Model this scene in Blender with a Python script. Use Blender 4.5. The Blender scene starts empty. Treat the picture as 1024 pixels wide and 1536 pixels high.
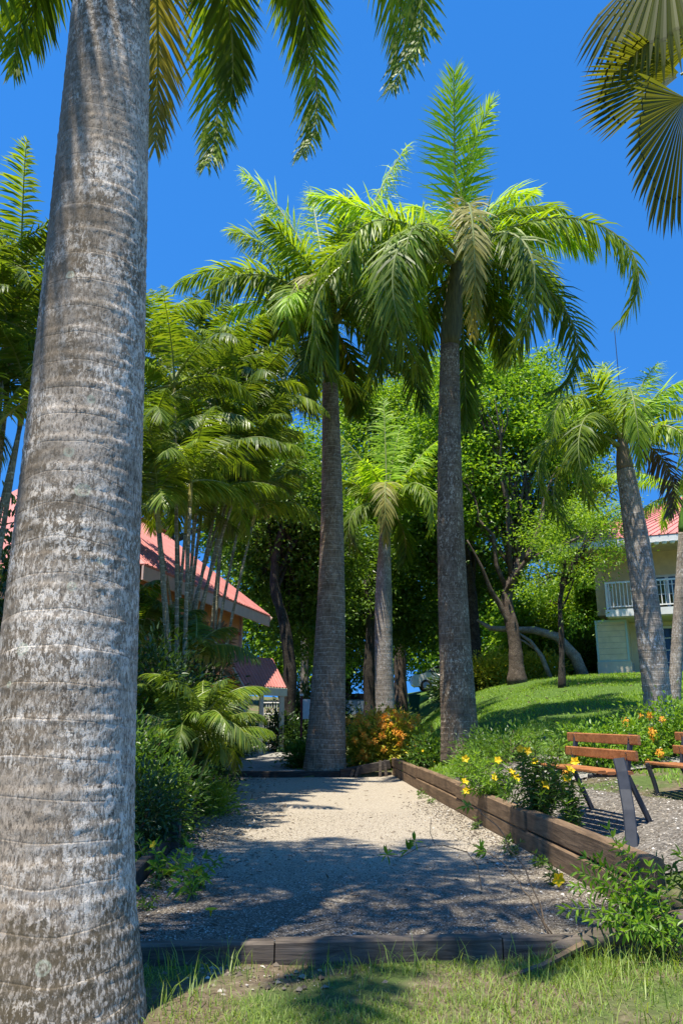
import bpy, math, random
import numpy as np
from mathutils import Vector

rng = np.random.default_rng(11)
random.seed(5)
R = math.radians
scene = bpy.context.scene
COL = scene.collection

# ------------------------------------------------------------------ camera numbers
FPX, CX, CY, CAMZ = 1160.0, 512.0, 768.0, 1.5
PITCH = R(14.82)
cp, sp = math.cos(PITCH), math.sin(PITCH)


def P(px, py, Y):
    """world point at distance Y along the ground for a picture position (1024 x 1536)"""
    a, b = (px - CX) / FPX, (CY - py) / FPX
    d = np.array([a, cp - b * sp, sp + b * cp])
    return np.array([0, 0, CAMZ]) + d * (Y / d[1])


# ------------------------------------------------------------------ court and ground
CU = np.array([-0.065, 1.0, 0.0]); CU /= np.linalg.norm(CU)
CV = np.array([CU[1], -CU[0], 0.0])
CO = np.array([2.29, 6.1, 0.0])            # front right inner corner of the court


def court(s, t, z=0.0):
    """s metres right of the right edge, t metres along the lane"""
    p = CO + CV * s + CU * t
    return np.array([p[0], p[1], z])


def sstep(a, b, x):
    t = np.clip((x - a) / (b - a), 0, 1)
    return t * t * (3 - 2 * t)


def ground(x, y):
    x = np.asarray(x, float); y = np.asarray(y, float)
    dx, dy = x - CO[0], y - CO[1]
    s = dx * CV[0] + dy * CV[1]
    t = dx * CU[0] + dy * CU[1]
    Hh = np.interp(y, [5, 9, 17, 24, 31, 60, 200], [0.3, 0.5, 1.2, 2.1, 2.95, 3.6, 4.5])
    se = s - .11 * np.clip(t - 9, 0, 24)
    right = 0.24 + Hh * (1 - np.exp(-np.clip(se, 0, None) / 2.3)) - 0.08 * np.exp(-((s - .55) / .4) ** 2) * (t < 8)
    back = 0.02 * np.clip(y - 20, 0, None) + 0.068 * np.clip(y - 34, 0, 30)
    left = 0.10 + 0.05 * np.clip(-4.0 - s, 0, 6) + back
    wR = sstep(-1.2, 0.0, s)
    far = left * (1 - wR) + np.maximum(right, left) * wR
    z = far
    inside = (s > -4.13) & (s < 0.135) & (t > -0.35) & (t < 15.1)
    z = np.where(inside, -0.12, z)
    ctr = (s > -4.4) & (s < 0.2) & (t > 15.0) & (t < 16.5)
    z = np.where(ctr & ~inside, np.minimum(z, 0.10), z)
    f = sstep(-0.55, 1.2, t)
    f = np.where((s > -4.3) & (s < 0.2) & (t < .3), 0.0, f)
    f = np.where((s > -4.13) & (s < 0.135) & (t > -.05), 1.0, f)
    front = -0.105 + 0.015 * np.sin(x * 2.1 + 1) * np.cos(y * 1.7)
    z = front * (1 - f) + z * f
    return z


def gz(x, y):
    return float(ground(x, y))


# ------------------------------------------------------------------ geometry helpers
class G:
    def __init__(s):
        s.v, s.q, s.t, s.qm, s.tm, s.n = [], [], [], [], [], 0

    def add(s, v, q=None, t=None, m=0):
        v = np.asarray(v, float).reshape(-1, 3)
        if q is not None and len(q):
            q = np.asarray(q, int).reshape(-1, 4) + s.n
            s.q.append(q); s.qm.append(np.full(len(q), m))
        if t is not None and len(t):
            t = np.asarray(t, int).reshape(-1, 3) + s.n
            s.t.append(t); s.tm.append(np.full(len(t), m))
        s.v.append(v); s.n += len(v)
        return s

    def box(s, c, size, rz=0.0, m=0, tilt=None, jit=0.0):
        c = np.asarray(c, float); h = np.asarray(size, float) / 2
        v = np.array([[i, j, k] for k in (-1, 1) for j in (-1, 1) for i in (-1, 1)], float) * h
        if jit: v += rng.normal(0, jit, v.shape)
        if tilt is not None:
            a = tilt; ca, sa = math.cos(a), math.sin(a)
            v = np.stack([v[:, 0] * ca + v[:, 2] * sa, v[:, 1], -v[:, 0] * sa + v[:, 2] * ca], 1)
        ca, sa = math.cos(rz), math.sin(rz)
        v = np.stack([v[:, 0] * ca - v[:, 1] * sa, v[:, 0] * sa + v[:, 1] * ca, v[:, 2]], 1) + c
        s.add(v, [(0, 2, 3, 1), (4, 5, 7, 6), (0, 1, 5, 4), (2, 6, 7, 3), (0, 4, 6, 2), (1, 3, 7, 5)], m=m)
        return s

    def beam(s, a, b, w, h, m=0, up=(0, 0, 1), bev=0.012):
        """chamfered bar from a to b, w sideways, h upwards"""
        a, b = np.asarray(a, float), np.asarray(b, float)
        T = b - a; T /= np.linalg.norm(T)
        S = np.cross(T, up); S /= np.linalg.norm(S)
        U = np.cross(S, T)
        x, y, c = w / 2, h / 2, min(bev, w * .3, h * .3)
        pr = [(-x + c, -y), (x - c, -y), (x, -y + c), (x, y - c), (x - c, y), (-x + c, y), (-x, y - c), (-x, -y + c)]
        v = [p + S * i + U * j for p in (a, b) for i, j in pr]
        q = [(k, (k + 1) % 8, 8 + (k + 1) % 8, 8 + k) for k in range(8)]
        q += [(7, 6, 5, 4), (7, 4, 3, 0), (3, 2, 1, 0), (12, 13, 14, 15), (8, 11, 12, 15), (8, 9, 10, 11)]
        s.add(v, q, m=m)
        return s

    def tube(s, pts, rad, n=8, m=0, cap=True):
        pts = np.asarray(pts, float); k = len(pts)
        rad = np.broadcast_to(np.asarray(rad, float), (k,))
        T = np.gradient(pts, axis=0); T /= np.linalg.norm(T, axis=1)[:, None] + 1e-9
        ref = np.array([1.0, 0, 0]) if abs(T[0][0]) < .8 else np.array([0, 1.0, 0])
        S = np.cross(T, ref); S /= np.linalg.norm(S, axis=1)[:, None] + 1e-9
        U = np.cross(T, S)
        a = np.linspace(0, 2 * math.pi, n, endpoint=False)
        v = pts[:, None, :] + rad[:, None, None] * (np.cos(a)[None, :, None] * S[:, None, :] + np.sin(a)[None, :, None] * U[:, None, :])
        i = np.arange(k - 1)[:, None] * n; j = np.arange(n)[None, :]; j2 = (j + 1) % n
        q = np.stack([i + j, i + j2, i + n + j2, i + n + j], -1).reshape(-1, 4)
        v = v.reshape(-1, 3); tt = []
        if cap:
            v = np.vstack([v, pts[:1], pts[-1:]]); e = k * n
            tt = [(e, (x + 1) % n, x) for x in range(n)] + [(e + 1, (k - 1) * n + x, (k - 1) * n + (x + 1) % n) for x in range(n)]
        s.add(v, q, tt, m)
        return s

    def poly_prism(s, outline, thick, axis_pts, m=0):
        """outline: list of 2-D points; axis_pts = (origin, u, v, w): extruded by thick along w"""
        o, u, v, w = [np.asarray(x, float) for x in axis_pts]
        n = len(outline)
        A = [o + u * a + v * b for a, b in outline]
        B = [p + w * thick for p in A]
        c1, c2 = np.mean(A, 0), np.mean(B, 0)
        V = A + B + [c1, c2]
        q = [(i, (i + 1) % n, n + (i + 1) % n, n + i) for i in range(n)]
        t = [(2 * n, (i + 1) % n, i) for i in range(n)] + [(2 * n + 1, n + i, n + (i + 1) % n) for i in range(n)]
        s.add(V, q, t, m)
        return s

    def lathe(s, c, prof, n=16, m=0):
        c = np.asarray(c, float)
        a = np.linspace(0, 2 * math.pi, n, endpoint=False)
        v = np.array([[c[0] + r * math.cos(x), c[1] + r * math.sin(x), c[2] + z] for r, z in prof for x in a])
        q = [(i * n + j, i * n + (j + 1) % n, (i + 1) * n + (j + 1) % n, (i + 1) * n + j) for i in range(len(prof) - 1) for j in range(n)]
        s.add(v, q, m=m)
        return s


def mesh(name, g, mats, base=(0, 0, 0), smooth=False):
    me = bpy.data.meshes.new(name)
    v = np.vstack(g.v) - np.asarray(base, float)
    nq = sum(len(x) for x in g.q); ntr = sum(len(x) for x in g.t)
    q = np.vstack(g.q).ravel() if nq else np.zeros(0, int)
    t = np.vstack(g.t).ravel() if ntr else np.zeros(0, int)
    me.vertices.add(len(v)); me.vertices.foreach_set('co', v.astype(np.float32).ravel())
    loops = np.concatenate([q, t]).astype(np.int32)
    me.loops.add(len(loops)); me.loops.foreach_set('vertex_index', loops)
    me.polygons.add(nq + ntr)
    st = np.concatenate([np.arange(nq) * 4, nq * 4 + np.arange(ntr) * 3]).astype(np.int32)
    me.polygons.foreach_set('loop_start', st)
    mi = np.concatenate(([np.concatenate(g.qm)] if nq else []) + ([np.concatenate(g.tm)] if ntr else [])).astype(np.int32)
    me.polygons.foreach_set('material_index', mi)
    me.polygons.foreach_set('use_smooth', np.full(nq + ntr, bool(smooth)))
    me.update(calc_edges=True); me.validate()
    for m in (mats if isinstance(mats, (list, tuple)) else [mats]): me.materials.append(m)
    return me


BASE = {}


def tag(o, label=None, cat=None, group=None, kind=None):
    if label: o['label'] = label
    if cat: o['category'] = cat
    if group: o['group'] = group
    if kind: o['kind'] = kind
    return o


def thing(name, label, cat, loc, group=None):
    o = bpy.data.objects.new(name, None); COL.objects.link(o)
    o.location = [float(x) for x in loc]; o.empty_display_size = .2
    BASE[o.name] = np.asarray(loc, float)
    return tag(o, label, cat, group)


def part(name, g, mats, parent, smooth=False, label=None, kind=None):
    b = BASE[parent.name]
    o = bpy.data.objects.new(name, mesh(name, g, mats, b, smooth)); COL.objects.link(o)
    o.parent = parent; BASE[o.name] = b
    if label: o['label'] = label
    if kind: o['kind'] = kind
    return o


def single(name, g, mats, label=None, cat=None, group=None, kind=None, smooth=False, base=(0, 0, 0)):
    o = bpy.data.objects.new(name, mesh(name, g, mats, base, smooth)); COL.objects.link(o)
    o.location = [float(x) for x in base]
    BASE[o.name] = np.asarray(base, float)
    return tag(o, label, cat, group, kind)


def inst(name, me, parent, loc, rot=(0, 0, 0), sc=1.0):
    """a part sharing mesh data, placed at a world point under its thing"""
    o = bpy.data.objects.new(name, me); COL.objects.link(o)
    o.parent = parent
    o.location = [float(x) for x in (np.asarray(loc) - BASE[parent.name])]
    o.rotation_euler = rot; o.scale = (sc, sc, sc)
    BASE[o.name] = BASE[parent.name]
    return o


# ------------------------------------------------------------------ materials
class NT:
    def __init__(s, name):
        s.m = bpy.data.materials.new(name); s.m.use_nodes = True
        s.t = s.m.node_tree; s.t.nodes.clear()
        s.out = s.t.nodes.new('ShaderNodeOutputMaterial')

    def n(s, typ, ins=None, **at):
        x = s.t.nodes.new('ShaderNode' + typ)
        for k, v in at.items(): setattr(x, k, v)
        for k, v in (ins or {}).items():
            sk = x.inputs[k]
            if isinstance(v, bpy.types.NodeSocket): s.t.links.new(v, sk)
            else: sk.default_value = v
        return x

    def obj(s, scale=(1, 1, 1)):
        c = s.n('TexCoord').outputs['Object']
        return s.n('Mapping', {'Vector': c, 'Scale': scale}).outputs[0]

    def noise(s, vec, scale=5, detail=5, rough=.55, dist=0.0):
        return s.n('TexNoise', {'Vector': vec, 'Scale': scale, 'Detail': detail, 'Roughness': rough, 'Distortion': dist}).outputs['Fac']

    def ramp(s, f, stops):
        r = s.n('ValToRGB', {'Fac': f})
        e = r.color_ramp.elements
        while len(e) < len(stops): e.new(.5)
        for x, (p, c) in zip(e, stops):
            x.position = p; x.color = (c if len(c) == 4 else (*c, 1)) if not isinstance(c, (int, float)) else (c, c, c, 1)
        return r.outputs[0]

    def mix(s, f, a, b):
        x = s.n('MixRGB'); s.setin(x.inputs[0], f); s.setin(x.inputs[1], a); s.setin(x.inputs[2], b)
        return x.outputs[0]

    def setin(s, k, v):
        if isinstance(v, bpy.types.NodeSocket): s.t.links.new(v, k)
        elif isinstance(v, (int, float)): k.default_value = v
        else: k.default_value = (*v, 1) if len(v) == 3 else v

    def math(s, op, a, b=0.0):
        x = s.n('Math', operation=op); s.setin(x.inputs[0], a); s.setin(x.inputs[1], b)
        return x.outputs[0]

    def bump(s, h, strength=.4, dist=.02):
        return s.n('Bump', {'Height': h, 'Strength': strength, 'Distance': dist}).outputs[0]

    def done(s, col, rough=.7, normal=None, spec=.4, metal=0.0):
        b = s.n('BsdfPrincipled')
        s.setin(b.inputs['Base Color'], col); s.setin(b.inputs['Roughness'], rough)
        b.inputs['Specular IOR Level'].default_value = spec; b.inputs['Metallic'].default_value = metal
        if normal is not None: s.t.links.new(normal, b.inputs['Normal'])
        s.t.links.new(b.outputs[0], s.out.inputs[0])
        return s.m


def leafmat(name, c1, c2, c3, trans=.35, rough=.42, tcol=None, spec=.45):
    s = NT(name)
    isl = s.n('NewGeometry').outputs['Random Per Island']
    big = s.noise(s.obj(), .9, 3)
    f = s.math('ADD', s.math('MULTIPLY', isl, .65), s.math('MULTIPLY', big, .4))
    col = s.ramp(f, [(.15, c1), (.5, c2), (.85, c3)])
    b = s.n('BsdfPrincipled', {'Base Color': col, 'Roughness': rough}); b.inputs['Specular IOR Level'].default_value = spec
    tc = s.mix(1.0, col, tcol or (1.9, 1.75, .55)); s.t.nodes[-1].blend_type = 'MULTIPLY'
    t = s.n('BsdfTranslucent', {'Color': tc})
    mx = s.n('MixShader', {'Fac': trans}); s.t.links.new(b.outputs[0], mx.inputs[1]); s.t.links.new(t.outputs[0], mx.inputs[2])
    s.t.links.new(mx.outputs[0], s.out.inputs[0])
    return s.m


M = {}
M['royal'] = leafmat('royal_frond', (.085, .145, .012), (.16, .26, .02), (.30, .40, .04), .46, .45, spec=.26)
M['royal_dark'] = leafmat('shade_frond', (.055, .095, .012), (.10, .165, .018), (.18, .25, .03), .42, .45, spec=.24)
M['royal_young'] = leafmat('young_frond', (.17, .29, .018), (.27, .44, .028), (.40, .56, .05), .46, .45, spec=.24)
M['old'] = leafmat('old_frond', (.15, .16, .035), (.26, .26, .06), (.38, .35, .11), .34, .5, (1.5, 1.3, .6), .25)
M['dead'] = leafmat('dead_frond', (.11, .08, .05), (.18, .14, .10), (.26, .21, .15), .15, .7, (1.2, 1, .7), .2)
M['areca'] = leafmat('feather_palm_leaf', (0.045, 0.085, 0.012), (0.085, 0.145, 0.018), (0.17, 0.22, 0.03), .38, .4)
M['areca_bright'] = leafmat('bright_feather_leaf', (0.09, 0.16, 0.015), (0.15, 0.24, 0.02), (0.26, 0.33, 0.035), .42, .4)
M['areca_red'] = leafmat('reddish_fan_leaf', (.10, .08, .02), (.22, .10, .03), (.30, .13, .05), .35, .45, (1.6, 1.0, .5))
M['fan'] = leafmat('fan_leaf', (.065, .08, .014), (.095, .112, .018), (.14, .15, .03), .46, .5, (2.0, 1.8, .5), .2)
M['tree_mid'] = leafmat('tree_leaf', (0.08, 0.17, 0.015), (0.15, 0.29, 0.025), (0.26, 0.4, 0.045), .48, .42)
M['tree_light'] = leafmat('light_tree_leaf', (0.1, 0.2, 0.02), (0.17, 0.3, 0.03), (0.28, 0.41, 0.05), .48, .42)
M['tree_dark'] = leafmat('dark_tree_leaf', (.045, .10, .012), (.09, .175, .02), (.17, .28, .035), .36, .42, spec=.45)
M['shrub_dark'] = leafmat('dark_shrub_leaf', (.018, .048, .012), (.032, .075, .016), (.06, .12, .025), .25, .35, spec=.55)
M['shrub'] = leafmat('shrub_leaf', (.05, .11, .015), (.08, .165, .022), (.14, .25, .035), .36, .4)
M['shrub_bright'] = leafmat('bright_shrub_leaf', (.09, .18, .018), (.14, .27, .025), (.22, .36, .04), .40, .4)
M['croton'] = leafmat('yellow_shrub_leaf', (.20, .28, .02), (.40, .42, .04), (.62, .54, .06), .38, .45, (1.5, 1.3, .5))
M['grass'] = leafmat('grass_blade', (.11, .18, .022), (.19, .295, .045), (.34, .41, .11), .38, .5)
M['lawn'] = leafmat('lawn_blade', (0.13, 0.24, 0.02), (0.19, 0.33, 0.03), (0.27, 0.41, 0.05), .38, .5)
M['dry'] = leafmat('dry_grass', (.2, .17, .09), (.3, .26, .14), (.4, .35, .2), .25, .7, (1.2, 1.1, .8), .2)
M['yellow'] = leafmat('yellow_petal', (.75, .48, .01), (.82, .56, .012), (.85, .62, .02), .3, .5, (1.1, 1.0, .5), .3)
M['orange'] = leafmat('orange_petal', (.78, .28, .03), (.82, .40, .04), (.85, .52, .06), .25, .5, (1.1, .9, .5), .3)


def bark(name, dark, mid, light, ring=.16, ringw=.10, lichen=.5, scale=1.0, streak=3.0, moss=None, spots=None, ringamt=.5, shift=0.0):
    s = NT(name)
    co = s.n('TexCoord').outputs['Object']
    def ob(sc): return s.n('Mapping', {'Vector': co, 'Scale': sc, 'Location': (shift, 0, 0)}).outputs[0]
    a = s.noise(ob((1, 1, 1)), 2.2 * scale, 6, .62)
    col = s.ramp(a, [(.3, dark), (.52, mid), (.74, light)])
    fine = s.noise(ob((9, 9, 1.6)), 3.2 * scale, 8, .72)
    col = s.mix(s.ramp(fine, [(.42, 0.0), (.62, .75)]), col, tuple(x * .42 for x in dark))
    fl = s.noise(ob((4.2, 4.2, 2.2)), 4.6 * scale, 7, .70, .6)
    rgn = s.noise(ob((.7, .7, 1.5)), 1.25 * scale, 3, .6)
    lm = s.math('MULTIPLY', s.ramp(fl, [(.52, 0.0), (.60, 1.0)]), s.ramp(rgn, [(.38, 0.12), (.62, 1.0)]))
    col = s.mix(s.math('MULTIPLY', lm, lichen), col, tuple(min(.75, x * 2.0 + .12) for x in light))
    z = s.n('SeparateXYZ', {0: co}).outputs[2]
    wob = s.math('MULTIPLY', s.noise(ob((1, 1, .4)), 1.5, 3), ring * .9)
    fr = s.math('FRACT', s.math('DIVIDE', s.math('ADD', z, wob), ring))
    line = s.ramp(fr, [(0, 1.0), (ringw, 0.0), (1 - ringw * .5, 0.0), (1.0, 1.0)])
    brk = s.ramp(s.noise(ob((1, 1, 3)), 3.5, 4), [(.40, 0.0), (.62, 1.0)])
    col = s.mix(s.math('MULTIPLY', s.math('MULTIPLY', line, brk), ringamt), col, tuple(min(.8, x * 1.7 + .08) for x in light))
    dl = s.ramp(fr, [(ringw, 0.0), (ringw * 1.5, 1.0), (ringw * 2.6, 0.0)])
    col = s.mix(s.math('MULTIPLY', dl, ringamt * .7), col, tuple(x * .45 for x in dark))
    if moss is not None:
        mz = s.math('ADD', z, s.math('MULTIPLY', s.noise(ob((1, 1, 1)), 2.5, 5), -.9))
        col = s.mix(s.ramp(mz, [(0.0, .85), (moss, 0.0)]), col, (.075, .06, .035))
    for (x, y, zz, r) in (spots or []):
        d = s.n('VectorMath', {0: co, 1: (x, y, zz)}, operation='DISTANCE').outputs['Value']
        d = s.math('ADD', d, s.math('MULTIPLY', s.math('SUBTRACT', s.noise(co, 30, 3), .5), r * .7))
        rg = s.ramp(s.math('DIVIDE', d, r), [(0.0, .65), (.30, .25), (.55, .1), (.72, .9), (.90, .8), (1.0, 0.0)])
        col = s.mix(rg, col, (.36, .42, .32))
    h = s.math('ADD', s.math('MULTIPLY', fl, .5), s.math('MULTIPLY', fine, .6))
    h = s.math('ADD', h, s.math('MULTIPLY', line, .5))
    return s.done(col, .85, s.bump(h, .65, .012), .25)


def wood(name, c1, c2, scale=1.0, axis=1, rough=.8, spec=.25):
    s = NT(name)
    sc = [26, 26, 26]; sc[axis] = 1.6
    co = s.n('TexCoord').outputs['Object']
    g1 = s.noise(s.n('Mapping', {'Vector': co, 'Scale': tuple(sc)}).outputs[0], 1.0 * scale, 7, .65, .8)
    g2 = s.noise(co, 3.0, 4)
    col = s.mix(s.ramp(g1, [(.32, 0.0), (.66, 1.0)]), c1, c2)
    col = s.mix(s.ramp(g2, [(.45, 0.0), (.75, .55)]), col, tuple(x * .4 for x in c1))
    return s.done(col, rough, s.bump(g1, .5, .01), spec)


def plain(name, c, rough=.6, var=.15, scale=6, spec=.4, metal=0.0, bump=.1, vec=(1, 1, 1)):
    s = NT(name)
    a = s.noise(s.obj(vec), scale, 6, .6)
    d = tuple(x * (1 - var * 1.6) for x in c); l = tuple(min(1, x * (1 + var)) for x in c)
    return s.done(s.ramp(a, [(.3, d), (.7, l)]), rough, s.bump(a, bump, .01) if bump else None, spec, metal)


M['rachis'] = plain('frond_rib', (.20, .24, .06), .5)
M['rachis_dark'] = plain('frond_rib_grey', (.20, .23, .14), .5)
M['shaft'] = plain('crownshaft_skin', (.075, .16, .025), .35, .25, 3, vec=(5, 5, .6))
M['stem_areca'] = bark('ringed_stem', (.14, .12, .07), (.27, .24, .13), (.40, .36, .24), .16, .12, .45, 2.0, ringamt=.6)
M['stem_yellow'] = bark('yellow_stem', (.26, .22, .05), (.34, .30, .08), (.42, .36, .12), .14, .10, .2, 2.0, ringamt=.6)
M['stem'] = plain('green_stem', (.14, .15, .06), .6)
M['twig'] = plain('brown_twig', (.16, .11, .065), .8, .3, 20)
M['bark_dark'] = bark('dark_bark', (.022, .018, .014), (.05, .04, .03), (.10, .085, .065), .5, .02, .35, 2.0, ringamt=.1)
M['bark_brown'] = bark('brown_bark', (.045, .033, .024), (.10, .074, .052), (.22, .17, .13), .5, .02, .35, 2.0, ringamt=.1)
M['bark_pale'] = bark('pale_bark', (.16, .13, .10), (.28, .24, .19), (.42, .37, .30), .5, .02, .3, 2.0, ringamt=.1)

# ------------------------------------------------------------------ leaf and frond builders
def norm(a):
    return a / (np.linalg.norm(a, axis=-1, keepdims=True) + 1e-9)


def leaves(g, c, d, L, W, up=None, fold=.18, m=0, detail=False, curl=.12):
    """leaf blades with base c, direction d"""
    c = np.asarray(c, float); d = norm(np.asarray(d, float)); N = len(c)
    if N == 0: return
    if up is None: up = np.tile([0, 0, 1.0], (N, 1)) + rng.normal(0, .45, (N, 3))
    s = norm(np.cross(d, up)); n = np.cross(s, d)
    L = np.broadcast_to(np.asarray(L, float), (N,))[:, None]; W = np.broadcast_to(np.asarray(W, float), (N,))[:, None]
    if not detail:
        v = np.stack([c, c + d * L * .42 + s * W / 2 + n * W * fold, c + d * L - n * L * curl, c + d * L * .42 - s * W / 2 + n * W * fold], 1)
        i = np.arange(N)[:, None] * 4
        g.add(v.reshape(-1, 3), i + np.array([[0, 1, 2, 3]]), m=m)
    else:
        v = np.stack([c, c + d * L * .3 + s * W * .45 + n * W * fold, c + d * L * .65 + s * W * .42 + n * (W * fold - L * curl * .35),
                      c + d * L - n * L * curl, c + d * L * .65 - s * W * .42 + n * (W * fold - L * curl * .35), c + d * L * .3 - s * W * .45 + n * W * fold], 1)
        i = np.arange(N)[:, None, None] * 6
        g.add(v.reshape(-1, 3), (i + np.array([[[0, 1, 2, 3], [0, 3, 4, 5]]])).reshape(-1, 4), m=m)


def curve_unit(e0, e1, pw, n=26):
    t = np.linspace(0, 1, n)
    e = e0 + (e1 - e0) * t ** pw
    r = np.concatenate([[0], np.cumsum(np.cos((e[1:] + e[:-1]) / 2))]) / (n - 1)
    h = np.concatenate([[0], np.cumsum(np.sin((e[1:] + e[:-1]) / 2))]) / (n - 1)
    return r, h, e


def solve_frond(base, tip, e0, pw=1.25):
    d = np.asarray(tip) - np.asarray(base)
    rr, hh = math.hypot(d[0], d[1]), d[2]
    az = math.atan2(d[1], d[0]); tgt = math.atan2(hh, rr)
    best = None
    for e1 in np.linspace(e0, e0 - R(175), 120):
        r, h, _ = curve_unit(e0, e1, pw)
        if r[-1] < .05 and rr > .4: continue
        df = abs(math.atan2(h[-1], r[-1]) - tgt)
        if best is None or df < best[0]: best = (df, e1, math.hypot(r[-1], h[-1]))
    return az, best[1], math.hypot(rr, hh) / best[2]


def frond(base, az, e0, e1, L, pairs=70, ll=.75, lw=.045, droop=.35, plum=.5, vup=.25, pet=.10, pw=1.25, roll=0.0, rr=.035,
          a0=68, a1=24, sway=0.0, m=0, mr=1, g=None, ragged=.12, seg=4):
    g = g or G()
    n = 26
    r, h, e = curve_unit(e0, e1, pw, n)
    tt = np.linspace(0, 1, n)
    azs = az + sway * tt ** 2
    H = np.stack([np.cos(azs), np.sin(azs), 0 * azs], 1)
    dr = np.diff(r, prepend=0) * L
    pts = np.cumsum(H * dr[:, None], 0); pts[:, 2] = h * L
    pts += np.asarray(base, float)
    g.tube(pts, rr * (1 - tt * .88) * (1 + 1.2 * np.exp(-tt * 14)), 5, mr)
    k = pairs
    t = pet + (1 - pet) * (np.arange(k) + .5) / k
    t = np.clip(t + rng.normal(0, .15 / k, k), pet, .998)
    x = t * (n - 1); i0 = np.clip(x.astype(int), 0, n - 2); f = (x - i0)[:, None]
    p = pts[i0] * (1 - f) + pts[i0 + 1] * f
    T = norm(pts[i0 + 1] - pts[i0])
    hz = H[i0]
    S0 = np.stack([-hz[:, 1], hz[:, 0], 0 * hz[:, 0]], 1)
    N0 = np.cross(T, -S0); N0 = norm(N0)
    u = (t - pet) / (1 - pet)
    prof = np.interp(u, [0, .1, .3, .65, .88, 1.0], [.45, .8, 1.0, .92, .62, .35])
    ang = np.radians(np.interp(u, [0, .6, 1], [a0, a0 * .78, a1]))
    for side in (-1, 1):
        ro = roll
        S = S0 * math.cos(ro) + N0 * math.sin(ro); N = N0 * math.cos(ro) - S0 * math.sin(ro)
        va = vup + rng.uniform(-plum, plum, k)
        d = np.cos(ang)[:, None] * T + np.sin(ang)[:, None] * (side * S * np.cos(va)[:, None] + N * np.sin(va)[:, None])
        d = norm(d + rng.normal(0, .10, d.shape))
        le = ll * prof * rng.uniform(1 - ragged, 1 + ragged * .6, k)
        le = np.where(rng.uniform(0, 1, k) < .07, le * rng.uniform(.25, .7, k), le)
        wv = lw * np.interp(u, [0, .2, .8, 1], [.7, 1, .9, .55]) * rng.uniform(.8, 1.15, k)
        wd = norm(T - (T * d).sum(1)[:, None] * d)
        q = p.copy(); rows = []
        ws = [.55, 1.0, .72] if seg == 4 else [.6, 1.0, .95, .6]
        dcur = d
        for j in range(seg):
            if j < seg - 1:
                rows += [q - wd * wv[:, None] * ws[j] / 2, q + wd * wv[:, None] * ws[j] / 2]
            else:
                rows += [q]
            g_ = droop * rng.uniform(.7, 1.3, k)[:, None]
            dcur = norm(dcur + np.array([0, 0, -1.0]) * g_)
            q = q + dcur * (le / (seg - 1))[:, None]
        nv = 2 * (seg - 1) + 1
        V = np.stack(rows, 1).reshape(-1, 3)
        b = np.arange(k)[:, None] * nv
        qs = [b + np.array([[2 * j, 2 * j + 1, 2 * j + 3, 2 * j + 2]]) for j in range(seg - 2)]
        g.add(V, np.vstack(qs), b + np.array([[nv - 3, nv - 2, nv - 1]]), m)
    return g


def spine(base, top, n, bend=(0, 0), wob=0.0):
    base, top = np.asarray(base, float), np.asarray(top, float)
    t = np.linspace(0, 1, n)[:, None]
    p = base + (top - base) * t
    p[:, 0] += bend[0] * np.sin(math.pi * t[:, 0]); p[:, 1] += bend[1] * np.sin(math.pi * t[:, 0])
    if wob:
        ph = rng.uniform(0, 6, 2)
        p[:, 0] += wob * np.sin(t[:, 0] * 9 + ph[0]) * np.minimum(1, t[:, 0] * 4)
    return p


def palm_trunk(base, top, rfun, ring, name_mat, parent, nseg=36, step=.03, bend=(0, 0), ridge=.006):
    Lz = np.linalg.norm(np.asarray(top) - np.asarray(base))
    n = max(30, int(Lz / step))
    pts = spine(base, top, n, bend)
    t = np.linspace(0, 1, n); zz = t * Lz
    rad = np.array([rfun(x) for x in t])
    fr = (zz / ring) % 1.0
    rad = rad + ridge * np.exp(-((fr - .05) / .09) ** 2) - ridge * .7 * np.exp(-((fr - .25) / .12) ** 2)
    g = G().tube(pts, rad, nseg)
    V = g.v[0]
    a = np.arctan2(V[:, 1] - V[:, 1].mean(), V[:, 0] - V[:, 0].mean())
    V += rng.normal(0, .0012, V.shape)
    return part('trunk', g, name_mat, parent, smooth=True)


def add_fronds(t, crown, specs, pal, pairs=70, ll=.8, lw=.05, droop=.33, plum=.5, rr=.035, pw=1.25, **kw):
    """specs: (picture x, picture y, metres nearer or farther, start elevation deg, palette key)"""
    for sx in specs:
        px, py, dY, e0, key = sx[:5]
        tip = P(px, py, crown[1] + dY)
        o = crown + np.array([rng.uniform(-.06, .06), rng.uniform(-.06, .06), rng.uniform(-.25, .1)])
        az, e1, L = solve_frond(o, tip, R(e0), pw)
        k2 = dict(kw)
        if len(sx) > 5: k2.update(sx[5])
        dr = k2.pop('droop', droop)
        g = frond(o, az, R(e0), e1, L, k2.pop('pairs', pairs), k2.pop('ll', ll), lw, dr, plum, rr=rr, pw=pw, roll=rng.uniform(-.25, .25), **k2)
        part('frond', g, [M[key], M['old'] if key == 'dead' else M['rachis']], t, label={'old': 'old yellowing frond hanging down', 'dead': 'dead grey brown frond hanging down'}.get(key))


def free_fronds(t, crown, n, L, e_lo, e_hi, drop, keys, az0=0, pairs=50, ll=.6, lw=.04, droop=.3, plum=.3, rr=.025, vup=.3, jitter=.25, azr=2 * math.pi, **kw):
    for i in range(n):
        u = (i + .5) / n
        az = az0 + azr * ((i * .381966) % 1.0) + rng.uniform(-.2, .2)
        e0 = R(e_hi + (e_lo - e_hi) * u + rng.uniform(-7, 7))
        e1 = e0 - R(drop * rng.uniform(.75, 1.2))
        o = crown + np.array([0, 0, rng.uniform(-.12, .12)])
        g = frond(o, az, e0, e1, L * rng.uniform(1 - jitter, 1.05), pairs, ll, lw, droop, plum, vup, rr=rr, sway=rng.uniform(-.35, .35), roll=rng.uniform(-.4, .4), **kw)
        part('frond', g, [M[keys[i % len(keys)]], M['rachis']], t)


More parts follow.
